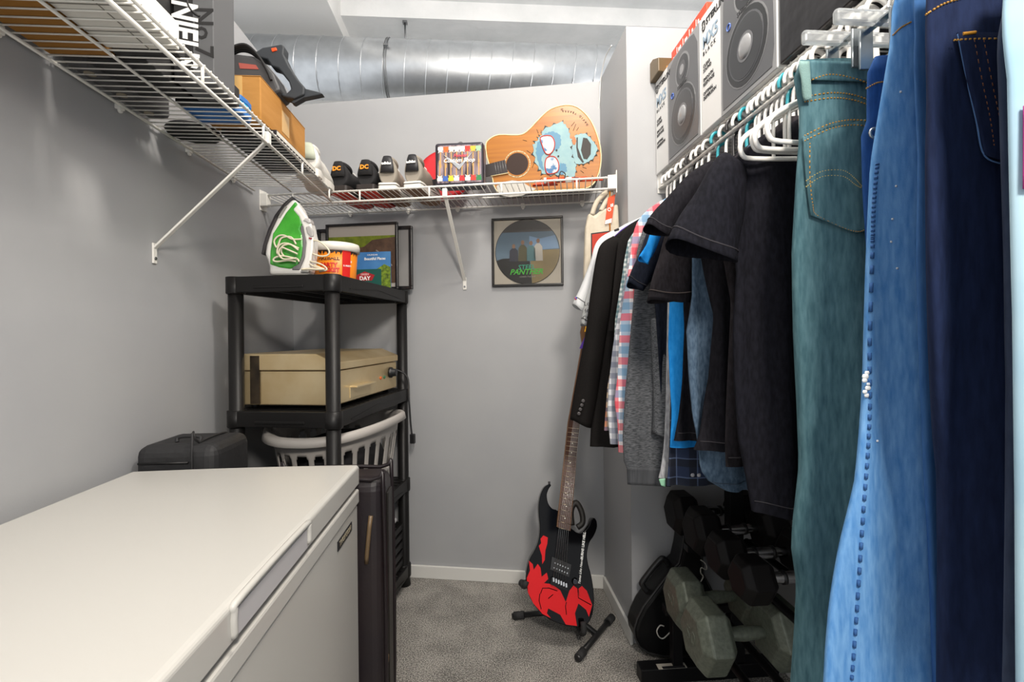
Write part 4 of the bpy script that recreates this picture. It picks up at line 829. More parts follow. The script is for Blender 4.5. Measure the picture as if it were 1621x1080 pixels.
a_ = Vector(ep(*c5([(437, 730)])[0])); b_ = Vector(ep(*c5([(474, 378)])[0])); an = math.atan2(b_.y - a_.y, b_.x - a_.x); L_ = (b_ - a_).length
p_ = a_ + (b_ - a_) * .24; text('lettering', 'Tastes Like Heaven,', L_ * .068, white_ink, t, tm(p_.x, -.0006, p_.y, an), shear=.3, offset=.0002)
p_ = a_ + (b_ - a_) * .74; text('lettering', 'BURNS LIKE HELL', L_ * .072, white_ink, t, tm(p_.x, -.0006, p_.y, an), offset=.0005)
q_ = ep(*c5([(228, 36)])[0]); MB().cyl((q_[0], .02, q_[1] - .004), (q_[0], .02, q_[1] + .014), .005, 10).build('strap_button', black_pl, t)
MB().tube(smooth([(x, .05, z) for x, z in ep.poly(c5([(400, 330), (395, 220), (430, 165), (470, 230), (478, 310), (440, 345)]))], 5), .012, 8).build('strap', M('strap_leather', '#1a1714', 0.6), t)
# stand
t = thing('guitar_stand', 'black tubular floor stand with rubber feet under the electric guitar', 'stand', (.345, 1.90, 0))
def w2(p): return Vector(p) - Vector((.345, 1.90, 0))
gm = M('stand_black', '#1b1b1c', 0.4)
hub = Vector((.36, 1.94, .05)); gL, gR, gF = Vector((.13, 1.985, .014)), Vector((.545, 1.94, .016)), Vector((.345, 1.70, .016))
def leg(a, b):
    MB().tube([w2(a), w2(b)], .011, 10).build('leg', gm, t)
def footc(p, q):
    d = (q - p).normalized(); MB().cyl(w2(p + d * .006), w2(p + d * .05), .0155, 14).build('rubber_foot', M('foot_rubber', '#232324', 0.8, bump=.6, bscale=120), t)
leg(gR, gF); footc(gR, gF); footc(gF, gR); leg(gL, hub); footc(gL, hub)
MB().tube([w2((.45, 1.83, .018)), w2(hub), w2((.37, 2.06, .34))], .010, 10).build('upright', gm, t)
yk1 = onP(832, 925, ep.o - ep.y * .0, ep.y); yk2 = onP(922, 985, ep.o, ep.y)
yl = onP(833, 928, ep.o, ep.y); yr = onP(922, 990, ep.o, ep.y)
by = ep.y * .06
MB().tube(smooth([w2(hub + Vector((0, .0, .05))), w2(yl + by), w2(yl + by * .3 + Vector((-.01, 0, 0))), w2(yl - ep.y * .018 + Vector((-.008, 0, .004))), w2(yl - ep.y * .02 + ep.z * .02)], 4), .011, 10).build('yoke_arm', M('foot_rubber', '#232324'), t)
MB().tube(smooth([w2(hub + Vector((0, 0, .05))), w2(yr + by - ep.z * .03), w2(yr - ep.y * .01 - ep.z * .022), w2(yr - ep.y * .022 - ep.z * .008), w2(yr - ep.y * .022 + ep.z * .016)], 4), .011, 10).build('yoke_arm', M('foot_rubber', '#232324'), t)
# ================================================= guitar case against the column
kp2 = YP(1.685); c9 = crop(1000, 860, 4.911)
t = thing('instrument_case', 'black instrument case with brass latches leaning at the column', 'case', mtx=kp2.m)
leat = M('case_leather', '#0f0f10', 0.35, spec=.3, bump=.1, bscale=150)
oc = [(x, max(z, .004)) for x, z in kp2.poly(c9([(412, -60), (395, 60), (370, 165), (300, 235), (235, 320), (165, 410), (95, 500), (45, 600), (22, 680), (30, 745), (65, 815), (130, 862), (250, 888), (420, 900), (560, 860), (640, 700), (640, 400), (560, 250), (545, 60), (550, -60)]))]
MB().prism(oc, 0, .095).build('shell', leat, t, bevel=.014, seg=3)
ec = sum(p[0] for p in oc) / len(oc), sum(p[1] for p in oc) / len(oc)
MB().tube([(ec[0] + (x - ec[0]) * 1.0, .004, ec[1] + (z - ec[1]) * 1.0 + .001) for x, z in oc], .004, 6, closed=True).build('welt', M('case_welt', '#2a2a2b', 0.4), t)
def side_pt(u, v, y): p = onY(u, v, 1.685 + y) ; return Vector((p.x, y, p.z))
hp = [side_pt(*c9([q])[0], .05) for q in ((135, 395), (85, 330), (90, 290), (215, 135), (260, 130), (290, 190))]
MB().tube(smooth(hp, 5), .0105, 10).build('handle', black_pl, t)
brass = M('latch_brass', '#b98d4e', 0.3, 1.0)
for q in ((150, 365), (305, 180), (215, 300), (115, 420), (262, 222)):
    p = side_pt(*c9([q])[0], .045); rot = Matrix.Rotation(R(-40), 3, 'Y'); big = q == (215, 300)
    MB().box(p, (.034 if big else .02, .03 if big else .022, .006), rot=Matrix.Rotation(R(-53), 3, 'Y')).build('latch', brass, t, bevel=.001)
chalk = M('chalk_white', '#cfccc4', 0.7)
MB().tube(smooth([(x, -.001, z) for x, z in kp2.poly(c9([(250, 645), (220, 640), (195, 680), (210, 725), (245, 740), (300, 690)]))], 5), .0022, 5).build('lettering', chalk, t)
MB().tube(smooth([(x, -.001, z) for x, z in kp2.poly(c9([(375, 745), (350, 790), (340, 830), (350, 860)]))], 5), .0022, 5).build('lettering', chalk, t)
MB().tube(smooth([(x, -.001, z) for x, z in kp2.poly(c9([(535, 130), (575, 160), (578, 205), (540, 190), (535, 230), (555, 260), (535, 300)]))], 4), .0022, 5).build('lettering', chalk, t)
# ================================================= dumbbell rack and dumbbells
t = thing('dumbbell_rack', 'black steel two-tier dumbbell rack along the wall below the clothes', 'rack', (.8, 1.2, 0))
rm = M('rack_steel', '#101012', 0.4, spec=.25)
def w3(p): return Vector(p) - Vector((.8, 1.2, 0))
for y in (1.60, .62):
    MB().bb(w3((.54, y - .025, 0)), w3((1.03, y + .025, .05))).build('foot_bar', rm, t, bevel=.003)
    MB().bb(w3((.86, y - .02, .05)), w3((.91, y + .02, .72))).build('upright', rm, t, bevel=.003)
    MB().bb(w3((.63, y - .018, .225)), w3((.88, y + .018, .252))).build('tier_arm', rm, t, bevel=.002)
    MB().bb(w3((.71, y - .018, .438)), w3((.99, y + .018, .462))).build('tier_arm', rm, t, bevel=.002)
    MB().bb(w3((.655, y - .016, .05)), w3((.69, y + .016, .226))).build('strut', rm, t, bevel=.002)
for x in (.71, .80): MB().tube([w3((x, .62, .252)), w3((x, 1.60, .252))], .0115, 10).build('rail', rm, t)
for x in (.80, .93): MB().tube([w3((x, .62, .462)), w3((x, 1.60, .462))], .0115, 10).build('rail', rm, t)
MB().bb(w3((.60, 1.574, .0505)), w3((.70, 1.60, .0512))).build('sticker', M('sticker', '#b9b4a8', 0.5), t)
MB().bb(w3((.615, 1.574, .0512)), w3((.695, 1.586, .0518))).build('sticker_bar', dark_ink, t)
green_i = M('hammertone_green', '#6f7569', 0.42, .25, col2='#5d6358', scale=90, bump=.5, bscale=160, bdist=.002); rub = M('black_urethane', '#151314', 0.5, spec=.2); chrome = M('chrome_knurl', '#b6b6b8', 0.22, 1.0)
def dumbbell(name, label, group, cx, cy, cz, ap, half, mh, mb, th=.05, hr=.0155):
    t = thing(name, label, 'dumbbell', (cx, cy, cz), 0, group); Rr = ap / math.cos(R(30))
    for s in (-1, 1):
        rings = [[(s * (half + dx), Rr * k * math.cos(R(60 * i)), Rr * k * math.sin(R(60 * i))) for i in range(6)] for dx, k in ((-th, .74), (-th * .6, 1), (th * .55, 1), (th, .72))]
        hd = MB().loft(rings, smooth=False).build('head', mh, t, bevel=.004)
        if mh is green_i:
            text('lettering', '50', ap * .7, mh, hd, Matrix.Translation((s * (half + th + .0004), 0, 0)) @ Matrix.Rotation(R(90 * s), 4, 'Z') @ Matrix.Rotation(R(90), 4, 'X'), extrude=.001)
    MB().tube([(-half + th * .5, 0, 0), (-half + th + .01, 0, 0), (0, 0, 0), (half - th - .01, 0, 0), (half - th * .5, 0, 0)], [hr * .9, hr * .9, hr * 1.12, hr * .9, hr * .9], 16).build('handle', mb, t)
    if mb is chrome:
        for x in (-.028, .028): MB().cyl((x - .004, 0, 0), (x + .004, 0, 0), hr * 1.2, 16).build('collar', black_pl, t)
    return t
zg = .2645
dumbbell('dumbbell', 'green grey hammered iron dumbbell on the lower tier by the rack foot', 'iron dumbbells on the lower tier', .755, 1.475, zg + .080, .080, .105, green_i, green_i, .046, .018)
dumbbell('dumbbell', 'large green grey hammered iron dumbbell on the lower tier beside the jeans', 'iron dumbbells on the lower tier', .735, 1.285, zg + .084, .084, .105, green_i, green_i, .048, .018)
for k, (y, ap, lb) in enumerate(((1.675, .069, 'black hex dumbbell with chrome grip at the column end of the upper tier'), (1.515, .069, 'black hex dumbbell with chrome grip next to the one at the column end'), (1.365, .060, 'black hex dumbbell with chrome grip next to the one beside the jeans'), (1.23, .056, 'black hex dumbbell with chrome grip beside the teal jeans'))):
    dumbbell('dumbbell', lb, 'black dumbbells on the upper tier', .845, y, .4745 + ap, ap, .115, rub, chrome, .045)
# ================================================= tote bag hanging from the shelf end
tp = YP(1.865); c10 = crop(890, 280, 3.857)
t = thing('canvas_tote', 'cream canvas tote bag with a red patch hanging from the end of the shelf', 'bag', mtx=tp.m)
cv = M('cream_canvas', '#cfc5b3', 0.9, col2='#c2b7a4', scale=20, bump=.3, bscale=40, bdist=.006)
MB().prism(tp.poly(c10([(165, 215), (200, 235), (240, 200), (345, 160), (352, 300), (345, 700), (330, 900), (150, 900), (135, 640), (140, 450), (145, 310)])), 0, .035).build('bag_body', cv, t, bevel=.012, seg=3)
MB().tube(smooth([(x, .01, z) for x, z in tp.poly(c10([(185, 230), (215, 150), (262, 100), (295, 78), (300, 100), (270, 150), (240, 205)]))], 5), .010, 8).build('strap', cv, t)
MB().prism(tp.poly(c10([(175, 345), (290, 330), (290, 520), (175, 520)])), -.0010, .002).build('patch_border', dark_ink, t)
MB().prism(tp.poly(c10([(182, 352), (290, 337), (290, 512), (182, 512)])), -.0020, .0).build('patch', M('patch_red', '#b5321f', 0.7), t)
tg = MB().prism(tp.poly(c10([(278, 130), (322, 108), (300, 282), (258, 292)])), -.006, -.004).build('tag', M('tag_orange', '#d2481c', 0.5), t)
q_ = tp(*c10([(290, 190)])[0]); text('lettering', 'O', .02, white_ink, tg, tm(q_[0] - .003, -.0064, q_[1] - .008, R(70)), offset=.0005)
MB().box((q_[0] + .004, -.0064, q_[1] + .008), (.004, .001, .012)).box((q_[0] + .010, -.0064, q_[1] + .010), (.004, .001, .012)).build('tag_print', white_ink, tg)
MB().prism(tp.poly(c10([(262, 268), (300, 256), (298, 282), (258, 292)])), -.0066, -.0045).build('tag_foot', white_ink, tg)
MB().tube([(x, -.003, z) for x, z in tp.poly(c10([(290, 90), (288, 200), (290, 330)]))], .003, 6).build('tag_ribbon', M('ribbon_orange', '#e08a2c', 0.6), t)
# ================================================= hangers
RODX, RODZ = .708, 1.755
def hanger_mesh(kind):
    m = MB(); r = .0046
    d = -.10 if kind == 'shirt' else -.085
    m.tube(smooth([(0.0, 0, d), (0, 0, -.02), (.022, 0, .0), (.024, 0, .018), (.008, 0, .030), (-.012, 0, .026), (-.021, 0, .010), (-.020, 0, -.004)], 4), r, 8)
    if kind == 'shirt': half = [(-.06, -.135), (-.12, -.178), (-.148, -.205), (-.156, -.222), (-.14, -.236), (-.07, -.238)]; px = .11; pz = (-.172, -.237)
    else: half = [(-.06, -.112), (-.15, -.158), (-.195, -.182), (-.213, -.202), (-.210, -.224), (-.19, -.231), (-.1, -.231)]; px = .15; pz = (-.16, -.23)
    sh = [(0, 0, d)] + [(x, 0, z) for x, z in half] + [(0, 0, half[-1][1])] + [(-x, 0, z) for x, z in reversed(half)]
    m.tube(smooth(sh, 3, True), r, 8, closed=True)
    for q in (-px, px): m.tube([(q, 0, pz[0]), (q, 0, pz[1])], r * .7, 6)
    return m
HM = {}
def hanger(y, c='white', tilt=0, label=None, dx=0, kind='shirt'):
    key = (c, kind)
    if key not in HM:
        col = {'white': '#eceae6', 'teal': '#2f9aa8', 'dark': '#2b2a2c'}[c]
        o = hanger_mesh(kind).build('clothes_hanger', M('hanger_' + c, col, 0.35)); HM[key] = o.data
    else: o = link('clothes_hanger', HM[key])
    o.location = (RODX + dx, y, RODZ + .0001); o.rotation_euler = (0, 0, R(tilt))
    tag(o, label, 'hanger', c + ' hangers on the clothes rail')
# ================================================= garments
XMAX = 1.035
def interp(tab, z):
    if z >= tab[0][0]: return tab[0][1]
    for (z0, x0), (z1, x1) in zip(tab, tab[1:]):
        if z1 <= z <= z0: f = (z0 - z) / (z0 - z1) if z0 != z1 else 0; f = f; return x0 + (x1 - x0) * f
    return tab[-1][1]
class Cloth:
    """a hanging garment: left edge traced at depth Y, right edge mirrored about the rail; real thickness and soft folds"""
    def __init__(s, name, label, cat, Y, left, m, th=.015, wave=.009, lam=.09, seed=1, group='clothes on the rail', right=None, zc=None, hemcurve=0.0, top=True, part='body', xc=RODX, neck=True):
        s.Y = Y; s.m = m; random.seed(seed); s.ph = random.uniform(0, 6); s.ph2 = random.uniform(0, 6); s.wave = wave; s.lam = lam; s.th = th
        tab = []
        for u, v in left: p = onY(u, v, Y); tab.append((p.z, p.x))
        tab.sort(reverse=True)
        if neck:
            zn = max(1.655, tab[0][0] + .02); tab = [(zn, xc - .045), (zn - .008, xc - .058)] + [q for q in tab if q[0] < zn - .01]
        s.tab = tab; s.rt = None
        if right:
            s.rt = sorted([(onY(u, v, Y).z, onY(u, v, Y).x) for u, v in right], reverse=True)
        s.z1, s.z0 = tab[0][0], tab[-1][0]; s.xc0 = xc
        s.t = thing(name, label, cat, (xc, Y, s.z0), 0, group); s.o = Vector((xc, Y, s.z0))
        N, LV = 56, 40; b = MB(); rings = []
        for i in range(LV + 1):
            z = s.z1 + (s.z0 - s.z1) * i / LV; xl, xr = s.edges(z); xm = (xl + xr) / 2; hw = (xr - xl) / 2; r = []
            for k in range(N):
                a = 2 * math.pi * k / N; ca, sa = math.cos(a), math.sin(a)
                x = xm + hw * math.copysign(abs(ca) ** .75, ca)
                y = s.thick(z) * math.copysign(abs(sa) ** .8, sa) + s.w(x, z)
                zz = z + (hemcurve * (1 - abs(ca)) * (-1) if i == LV else 0)
                r.append((x - s.o.x, y, zz - s.o.z))
            rings.append(r)
        b.loft(rings, cap0=True, cap1=False)
        for i, v in enumerate(b.v): b.uv[i] = (v[0] + s.o.x, v[2])
        s.body = b.build(part, m, s.t)
    def edges(s, z):
        xl = interp(s.tab, z); xr = interp(s.rt, z) if s.rt else min(2 * s.xc0 - xl, XMAX)
        return xl, max(xr, xl + .02)
    def thick(s, z):
        f = (s.z1 - z) / (s.z1 - s.z0); return s.th * (.55 + .6 * min(1, f * 2))
    def w(s, x, z):
        f = (s.z1 - z) / (s.z1 - s.z0); A = s.wave * (f ** .7)
        return A * (math.sin(2 * math.pi * x / s.lam + s.ph + 1.2 * f) + .5 * math.sin(2 * math.pi * x / (s.lam * .53) + s.ph2 - 2 * f))
    def front(s, x, z):
        xl, xr = s.edges(z); xm = (xl + xr) / 2; hw = (xr - xl) / 2; q = min(.999, abs(x - xm) / hw) ** (1 / .75)
        return -s.thick(z) * (max(0, 1 - q * q) ** .5) ** .8 + s.w(x, z)
    def L(s, u, v, off=.002):
        """pixel -> local point lying on the front of the cloth"""
        y = s.Y
        for _ in range(4): p = onY(u, v, y); y = s.Y + s.front(p.x, p.z)
        return Vector((p.x - s.o.x, s.front(p.x, p.z) - off, p.z - s.o.z))
    def stitch(s, pts, m, r=.0011, name='stitching', k=6, off=.001, dash=False):
        P = smooth([(u, v, 0) for u, v in pts], k); Q = [s.L(p.x, p.y, off) for p in P]
        if not dash: MB().tube(Q, r, 5).build(name, m, s.t)
        else:
            b = MB()
            for a, c in zip(Q[::2], Q[1::2]): b.tube([a, c], r, 5)
            b.build(name, m, s.t)
    def patch(s, rows, m, name, off=.003, cols=10, sub=6):
        """rows of (left px, right px) from top to bottom, laid on the cloth"""
        R_ = []
        for (a, b), (c, d) in zip(rows, rows[1:]):
            for j in range(sub): f = j / sub; R_.append(((a[0] + (c[0] - a[0]) * f, a[1] + (c[1] - a[1]) * f), (b[0] + (d[0] - b[0]) * f, b[1] + (d[1] - b[1]) * f)))
        R_.append(rows[-1])
        rings = [[s.L(l[0] + (r[0] - l[0]) * k / cols, l[1] + (r[1] - l[1]) * k / cols, off) for k in range(cols + 1)] for l, r in R_]
        b = MB().loft(rings, closed=False, cap0=False, cap1=False)
        for i, v in enumerate(b.v): b.uv[i] = (v[0] + s.o.x, v[2])
        o = b.build(name, m, s.t, fix=False); sd = o.modifiers.new('Solidify', 'SOLIDIFY'); sd.thickness = .003; return o
    def sleeve(s, outer, inner, th=.03, m=None, hem=None, y=0, mirror=True, name='sleeve', wr=.004, open_=True):
        O = [onY(u, v, s.Y + y) for u, v in outer]; I = [onY(u, v, s.Y + y) for u, v in inner]
        O = smooth(O, 4); I = smooth(I, 4); n = len(O); N = 22
        random.seed(len(outer) * 7 + int(s.Y * 100)); p1 = random.uniform(0, 6)
        for sg in ((1, -1) if mirror else (1,)):
            rings = []
            for i in range(n):
                f = i / (n - 1); c = (O[i] + I[i]) / 2; h = (O[i] - I[i]) / 2; r = []
                for k in range(N):
                    a = 2 * math.pi * k / N; tt = th * (.5 + .5 * f)
                    p = c + h * math.cos(a) + Vector((0, tt * math.sin(a) + wr * math.sin(3 * a + p1 + 5 * f) * f, wr * math.sin(2 * a + 9 * f)))
                    x = p.x if sg == 1 else min(2 * s.xc0 - p.x, XMAX)
                    r.append((x - s.o.x, p.y - s.Y, p.z - s.o.z))
                rings.append(r)
            b = MB().loft(rings, cap0=True, cap1=not open_)
            for i, v in enumerate(b.v): b.uv[i] = (v[0] + s.o.x, v[2])
            o = b.build(name, m or s.m, s.t)
            if open_: sd = o.modifiers.new('Solidify', 'SOLIDIFY'); sd.thickness = .002
            if hem: MB().tube([Vector(q) for q in rings[-3]], .0016, 5, closed=True).build('hem', hem, o)
        return s
    def hem(s, m, dz=.02, r=.0013):
        z = s.z0 + dz; xl, xr = s.edges(z); Q = [(x - s.o.x, s.front(x, z) - .0006, z - s.o.z) for x in [xl + .004 + (xr - xl - .008) * k / 40 for k in range(41)]]
        MB().tube(Q, r, 5).build('hem', m, s.t); return s
def knit(name, c, c2, **k): return M(name, c, .9, col2=c2, scale=k.get('scale', 160), stretch=k.get('stretch', (1, 1, .35)), bump=.25, bscale=350, bdist=.001, spec=.08)
kblack = knit('knit_black', '#18171b', '#222126'); kblack2 = knit('knit_washed', '#232022', '#2e2b2f'); knavy = knit('knit_navy', '#171a24', '#20242f')
hemk = M('hem_dark', '#3a383c', .9, spec=.1); hemk2 = M('hem_brown', '#4d4644', .9, spec=.1)
kgrey = knit('knit_heather', '#3d3f42', '#66686c', scale=230, stretch=(.3, 1, 1.6)); kslate = knit('knit_slate', '#43566a', '#5d7186', scale=200); kblue = knit('knit_blue', '#1f86d8', '#2d95e4')
suit = M('suit_black', '#151313', .8, col2='#1b1918', scale=300, bump=.15, bscale=500, bdist=.0006, spec=.1)
c1 = crop(760, 320, 2.7); c2b = crop(890, 280, 3.857); cA = crop(960, 180, 3.376); cB = crop(960, 460, 3.0)
# --- jerseys at the far end
jersey = M('jersey_white', '#c9cbcd', .7, bump=.15, bscale=300, bdist=.001)
g = Cloth('baseball_jersey', 'white and grey jersey with black sleeve stripes beside the suit jacket', 'jersey', 1.72, [(985, 357), (962, 372), (945, 395), (938, 460), (940, 540), (945, 640)], jersey, seed=2)
g.sleeve(c2b([(330, 322), (240, 372), (195, 425), (170, 520), (112, 680), (62, 782)]), c2b([(380, 360), (330, 420), (290, 480), (240, 560), (190, 700), (140, 830)]), .02, hem=dark_ink)
g.stitch(c2b([(318, 330), (345, 318)]), dark_ink, .004, 'collar_stripe', k=3)
q = onY(*c2b([(84, 742)])[0], 1.695) - g.o; MB().sphere((q.x, -.022, q.z), .007, 10, sc=(.7, .25, 1)).build('sleeve_badge', [M('badge_rb', '#b8404a', .5, col2='#2f4aa0', scale=60, lo=.48, hi=.52)], g.t)
g = Cloth('grey_jersey', 'light grey jersey with printed sleeve behind the suit jacket', 'jersey', 1.685, [(985, 362), (962, 380), (948, 402), (944, 470), (946, 560), (950, 640)], M('jersey_grey', '#aeb0b0', .75, bump=.2, bscale=250, bdist=.001), seed=3)
g.sleeve(c2b([(260, 400), (215, 500), (180, 620), (150, 720), (130, 820), (113, 905)]), c2b([(330, 440), (290, 520), (250, 640), (215, 740), (185, 830), (160, 912)]), .02, hem=dark_ink)
q = onY(*c2b([(150, 775)])[0], 1.66) - g.o
for k, wd in enumerate(('Los', 'for', 'Com')): text('lettering', wd, .02, dark_ink, g.t, tm(q.x + .004, -.026, q.z - k * .024, R(10)), extrude=.001)
g = Cloth('purple_shirt', 'purple shirt with a yellow band hanging behind the suit jacket', 'shirt', 1.655, [(985, 362), (964, 382), (950, 402), (940, 470), (930, 520), (918, 552)], M('purple_cloth', '#4a2a8c', .8), seed=4)
g.patch([((927, 517), (938, 517)), ((925, 526), (938, 526))], M('yellow_cloth', '#e0a21c', .8), 'yellow_band')
# --- suit jacket
g = Cloth('suit_jacket', 'black tailored suit jacket with buttoned cuffs on the clothes rail', 'jacket', 1.60, c1([(640, 95), (600, 125), (560, 160), (545, 250), (540, 500), (520, 700), (490, 850), (474, 960), (470, 1045)]), suit, th=.022, seed=5, wave=.006)
g.sleeve(c1([(570, 145), (520, 180), (496, 240), (470, 400), (450, 560), (420, 720), (398, 840), (384, 930)]), c1([(630, 180), (600, 230), (580, 300), (560, 450), (535, 590), (515, 720), (500, 840), (475, 962)]), .035, wr=.003)
for k in range(4):
    q = onY(*c1([(440 - 6 * k, 850 + 18 * k)])[0], 1.563) - g.o; MB().lathe([(.006, 0), (.0065, .002), (.004, .004)], n=12).build('cuff_button', M('button_grey', '#4a4748', .3), g.t).matrix_local = Matrix.Translation((q.x, -.038, q.z)) @ Matrix.Rotation(R(90), 4, 'X')
g = Cloth('black_blazer', 'short black blazer hanging between the suit jacket and the checked shirts', 'jacket', 1.555, c1([(640, 100), (615, 130), (590, 165), (575, 300), (560, 440), (545, 550)]), suit, seed=6, wave=.005)
# --- checked shirts
ging = plaid('gingham_teal', '#dfe4e2', [(0, .016, .008, 0, '#2f6b76', .62), (1, .016, .008, 0, '#2f6b76', .62)])
gchk = plaid('check_grey', '#d6d7db', [(0, .034, .017, 0, '#5c6478', .6), (1, .034, .017, 0, '#5c6478', .6)])
redp = plaid('check_red', '#e9e4e6', [(0, .066, .022, 0, '#d8344a', .75), (0, .066, .022, .033, '#5b8fb5', .65), (1, .066, .022, 0, '#d8344a', .7), (1, .066, .022, .033, '#5b8fb5', .65)])
flan = plaid('flannel_navy', '#22304e', [(0, .05, .02, 0, '#11141f', .7), (1, .05, .02, 0, '#11141f', .7), (0, .05, .003, .03, '#6a7ca0', .5), (1, .05, .003, .03, '#6a7ca0', .5)])
orp = plaid('check_orange', '#c9b49a', [(0, .03, .012, 0, '#b0572a', .7), (1, .03, .012, 0, '#3a4a72', .7)])
Cloth('gingham_shirt', 'teal and white gingham shirt between the black blazer and the red plaid shirt', 'shirt', 1.515, c1([(680, 95), (655, 130), (632, 165), (612, 260), (595, 380), (580, 500), (575, 600)]), ging, seed=7)
Cloth('orange_check_shirt', 'orange and navy checked shirt behind the grey checked shirt', 'shirt', 1.48, c1([(680, 100), (655, 140), (640, 180), (612, 400), (575, 640), (545, 780), (528, 975)]), orp, seed=8, wave=.004)
Cloth('grey_check_shirt', 'grey and white checked shirt beside the red plaid shirt', 'shirt', 1.445, c1([(690, 95), (660, 130), (640, 170), (618, 330), (585, 520), (565, 640), (550, 780), (545, 900), (557, 1035)]), gchk, seed=9, wave=.005)
g = Cloth('plaid_shirt', 'red and blue plaid shirt beside the charcoal sweatshirt', 'shirt', 1.40, c1([(745, 10), (700, 45), (665, 95), (648, 160), (636, 260), (615, 400), (600, 520), (595, 640), (590, 740), (575, 850), (590, 960), (592, 1070)]), redp, seed=10)
# --- charcoal sweatshirt
g = Cloth('sweatshirt', 'charcoal heather sweatshirt with ribbed hem on the clothes rail', 'sweatshirt', 1.345, [(1045, 330), (1020, 355), (1008, 400), (1003, 470), (996, 540), (989, 620), (985, 690), (987, 735), (992, 742), (993, 766)], kgrey, th=.024, seed=11, wave=.007, lam=.13)
g.patch([((992, 739), (1062, 741)), ((993, 766), (1060, 770))], M('rib_charcoal', '#3b3d41', .9, col2='#4a4c50', scale=200, stretch=(3, 1, .1), bump=.4, bscale=200), 'ribbed_hem', off=.004)
g.sleeve(cB([(210, 130), (215, 300), (222, 450), (222, 600), (218, 680)]), cB([(300, 130), (300, 300), (305, 450), (308, 600), (310, 700)]), .028, y=-.035, mirror=False)
g = Cloth('grey_sweater', 'pale grey sweater with a folded cuff behind the bright blue shirt', 'sweater', 1.26, [(1080, 330), (1060, 360), (1058, 500), (1056, 640), (1053, 700), (1046, 745), (1043, 757)], knit('knit_pale', '#8f9094', '#b0b1b5'), seed=12)
g.patch([((1043, 758), (1052, 757)), ((1046, 768), (1052, 770))], M('mint_cloth', '#8fc4a4', .8), 'mint_lining')
g = Cloth('flannel_shirt', 'navy plaid flannel shirt with white buttons below the bright blue shirt', 'shirt', 1.228, [(1085, 320), (1070, 350), (1066, 500), (1062, 640), (1058, 730), (1054, 768)], flan, seed=13, wave=.006)
for u in (1096, 1106): q = g.L(u, 752, .002); MB().sphere(q, .0055, 10, sc=(1, .35, 1)).build('button', M('button_pearl', '#b9b9c0', .3), g.t)
# --- tees with sleeves
g = Cloth('navy_tee', 'navy t-shirt with short sleeves over the charcoal sweatshirt', 't-shirt', 1.298, [(1075, 325), (1050, 345), (1035, 375), (1034, 470), (1040, 560), (1046, 640)], knavy, seed=14)
g.sleeve(c2b([(560, 300), (520, 340), (480, 440), (430, 560), (396, 655)]), c2b([(640, 380), (620, 440), (590, 540), (545, 640), (490, 700)]), .025, hem=hemk)
g = Cloth('blue_tee', 'bright blue t-shirt hanging between black t-shirts', 't-shirt', 1.195, [(1095, 315), (1078, 340), (1062, 372), (1060, 480), (1058, 545), (1060, 600), (1063, 655), (1060, 708)], kblue, seed=15, wave=.005)
g.sleeve(c2b([(570, 300), (545, 330), (515, 400), (490, 460), (466, 495)]), c2b([(620, 330), (600, 370), (575, 430), (550, 490), (520, 535)]), .012)
g.hem(M('hem_blue', '#1b6fb8', .9))
g = Cloth('black_tee', 'black t-shirt between the bright blue and slate blue t-shirts', 't-shirt', 1.155, [(1100, 310), (1085, 335), (1078, 370), (1086, 520), (1082, 600), (1074, 660), (1067, 698)], kblack, seed=16); g.hem(hemk)
g = Cloth('washed_tee', 'washed charcoal t-shirt with wide hemmed sleeve on the clothes rail', 't-shirt', 1.115, [(1110, 300), (1092, 322), (1082, 360), (1092, 470), (1098, 560), (1100, 640)], kblack2, seed=17)
g.sleeve(cA([(380, 480), (330, 600), (285, 740), (245, 880), (218, 1005)]), cA([(560, 560), (530, 660), (500, 780), (470, 900), (445, 1005)]), .03, hem=hemk2)
g = Cloth('slate_tee', 'slate blue heather t-shirt with curved hem between black t-shirts', 't-shirt', 1.07, [(1125, 290), (1105, 312), (1095, 350), (1093, 470), (1085, 523), (1088, 600), (1093, 660), (1107, 717), (1110, 743), (1127, 768), (1147, 776)], kslate, seed=18); g.hem(M('hem_slate', '#3c4c5e', .9))
g = Cloth('black_tee', 'black t-shirt with a rolled sleeve opening beside the red plaid shirt', 't-shirt', 1.03, [(1130, 280), (1110, 300), (1100, 340), (1128, 500), (1122, 600), (1108, 690), (1100, 713)], kblack, seed=19)
g.sleeve(cA([(560, 250), (440, 330), (340, 420), (260, 520), (202, 605)]), cA([(640, 340), (540, 430), (450, 520), (380, 600), (325, 660)]), .03, hem=hemk); g.hem(hemk)
g = Cloth('black_tee', 'black t-shirt directly behind the large dark t-shirt', 't-shirt', .965, [(1170, 255), (1145, 275), (1130, 320), (1155, 480), (1150, 600), (1146, 700), (1147, 738)], kblack2, seed=20); g.hem(hemk)
# large front tee
g = Cloth('dark_tee', 'large black t-shirt facing the aisle beside the teal jeans', 't-shirt', .88, [(1262, 192), (1225, 210), (1170, 240), (1150, 275), (1148, 340), (1165, 430), (1160, 520), (1163, 600), (1172, 700), (1186, 760), (1195, 812)], knit('knit_ink', '#16161b', '#1f1f26'), th=.02, seed=21, wave=.017, lam=.13)
g.sleeve(cA([(640, 205), (570, 270), (480, 400), (400, 540), (318, 690)]), cA([(740, 360), (735, 470), (720, 590), (705, 710), (688, 800)]), .045, hem=hemk, wr=.006); g.hem(hemk, .022)
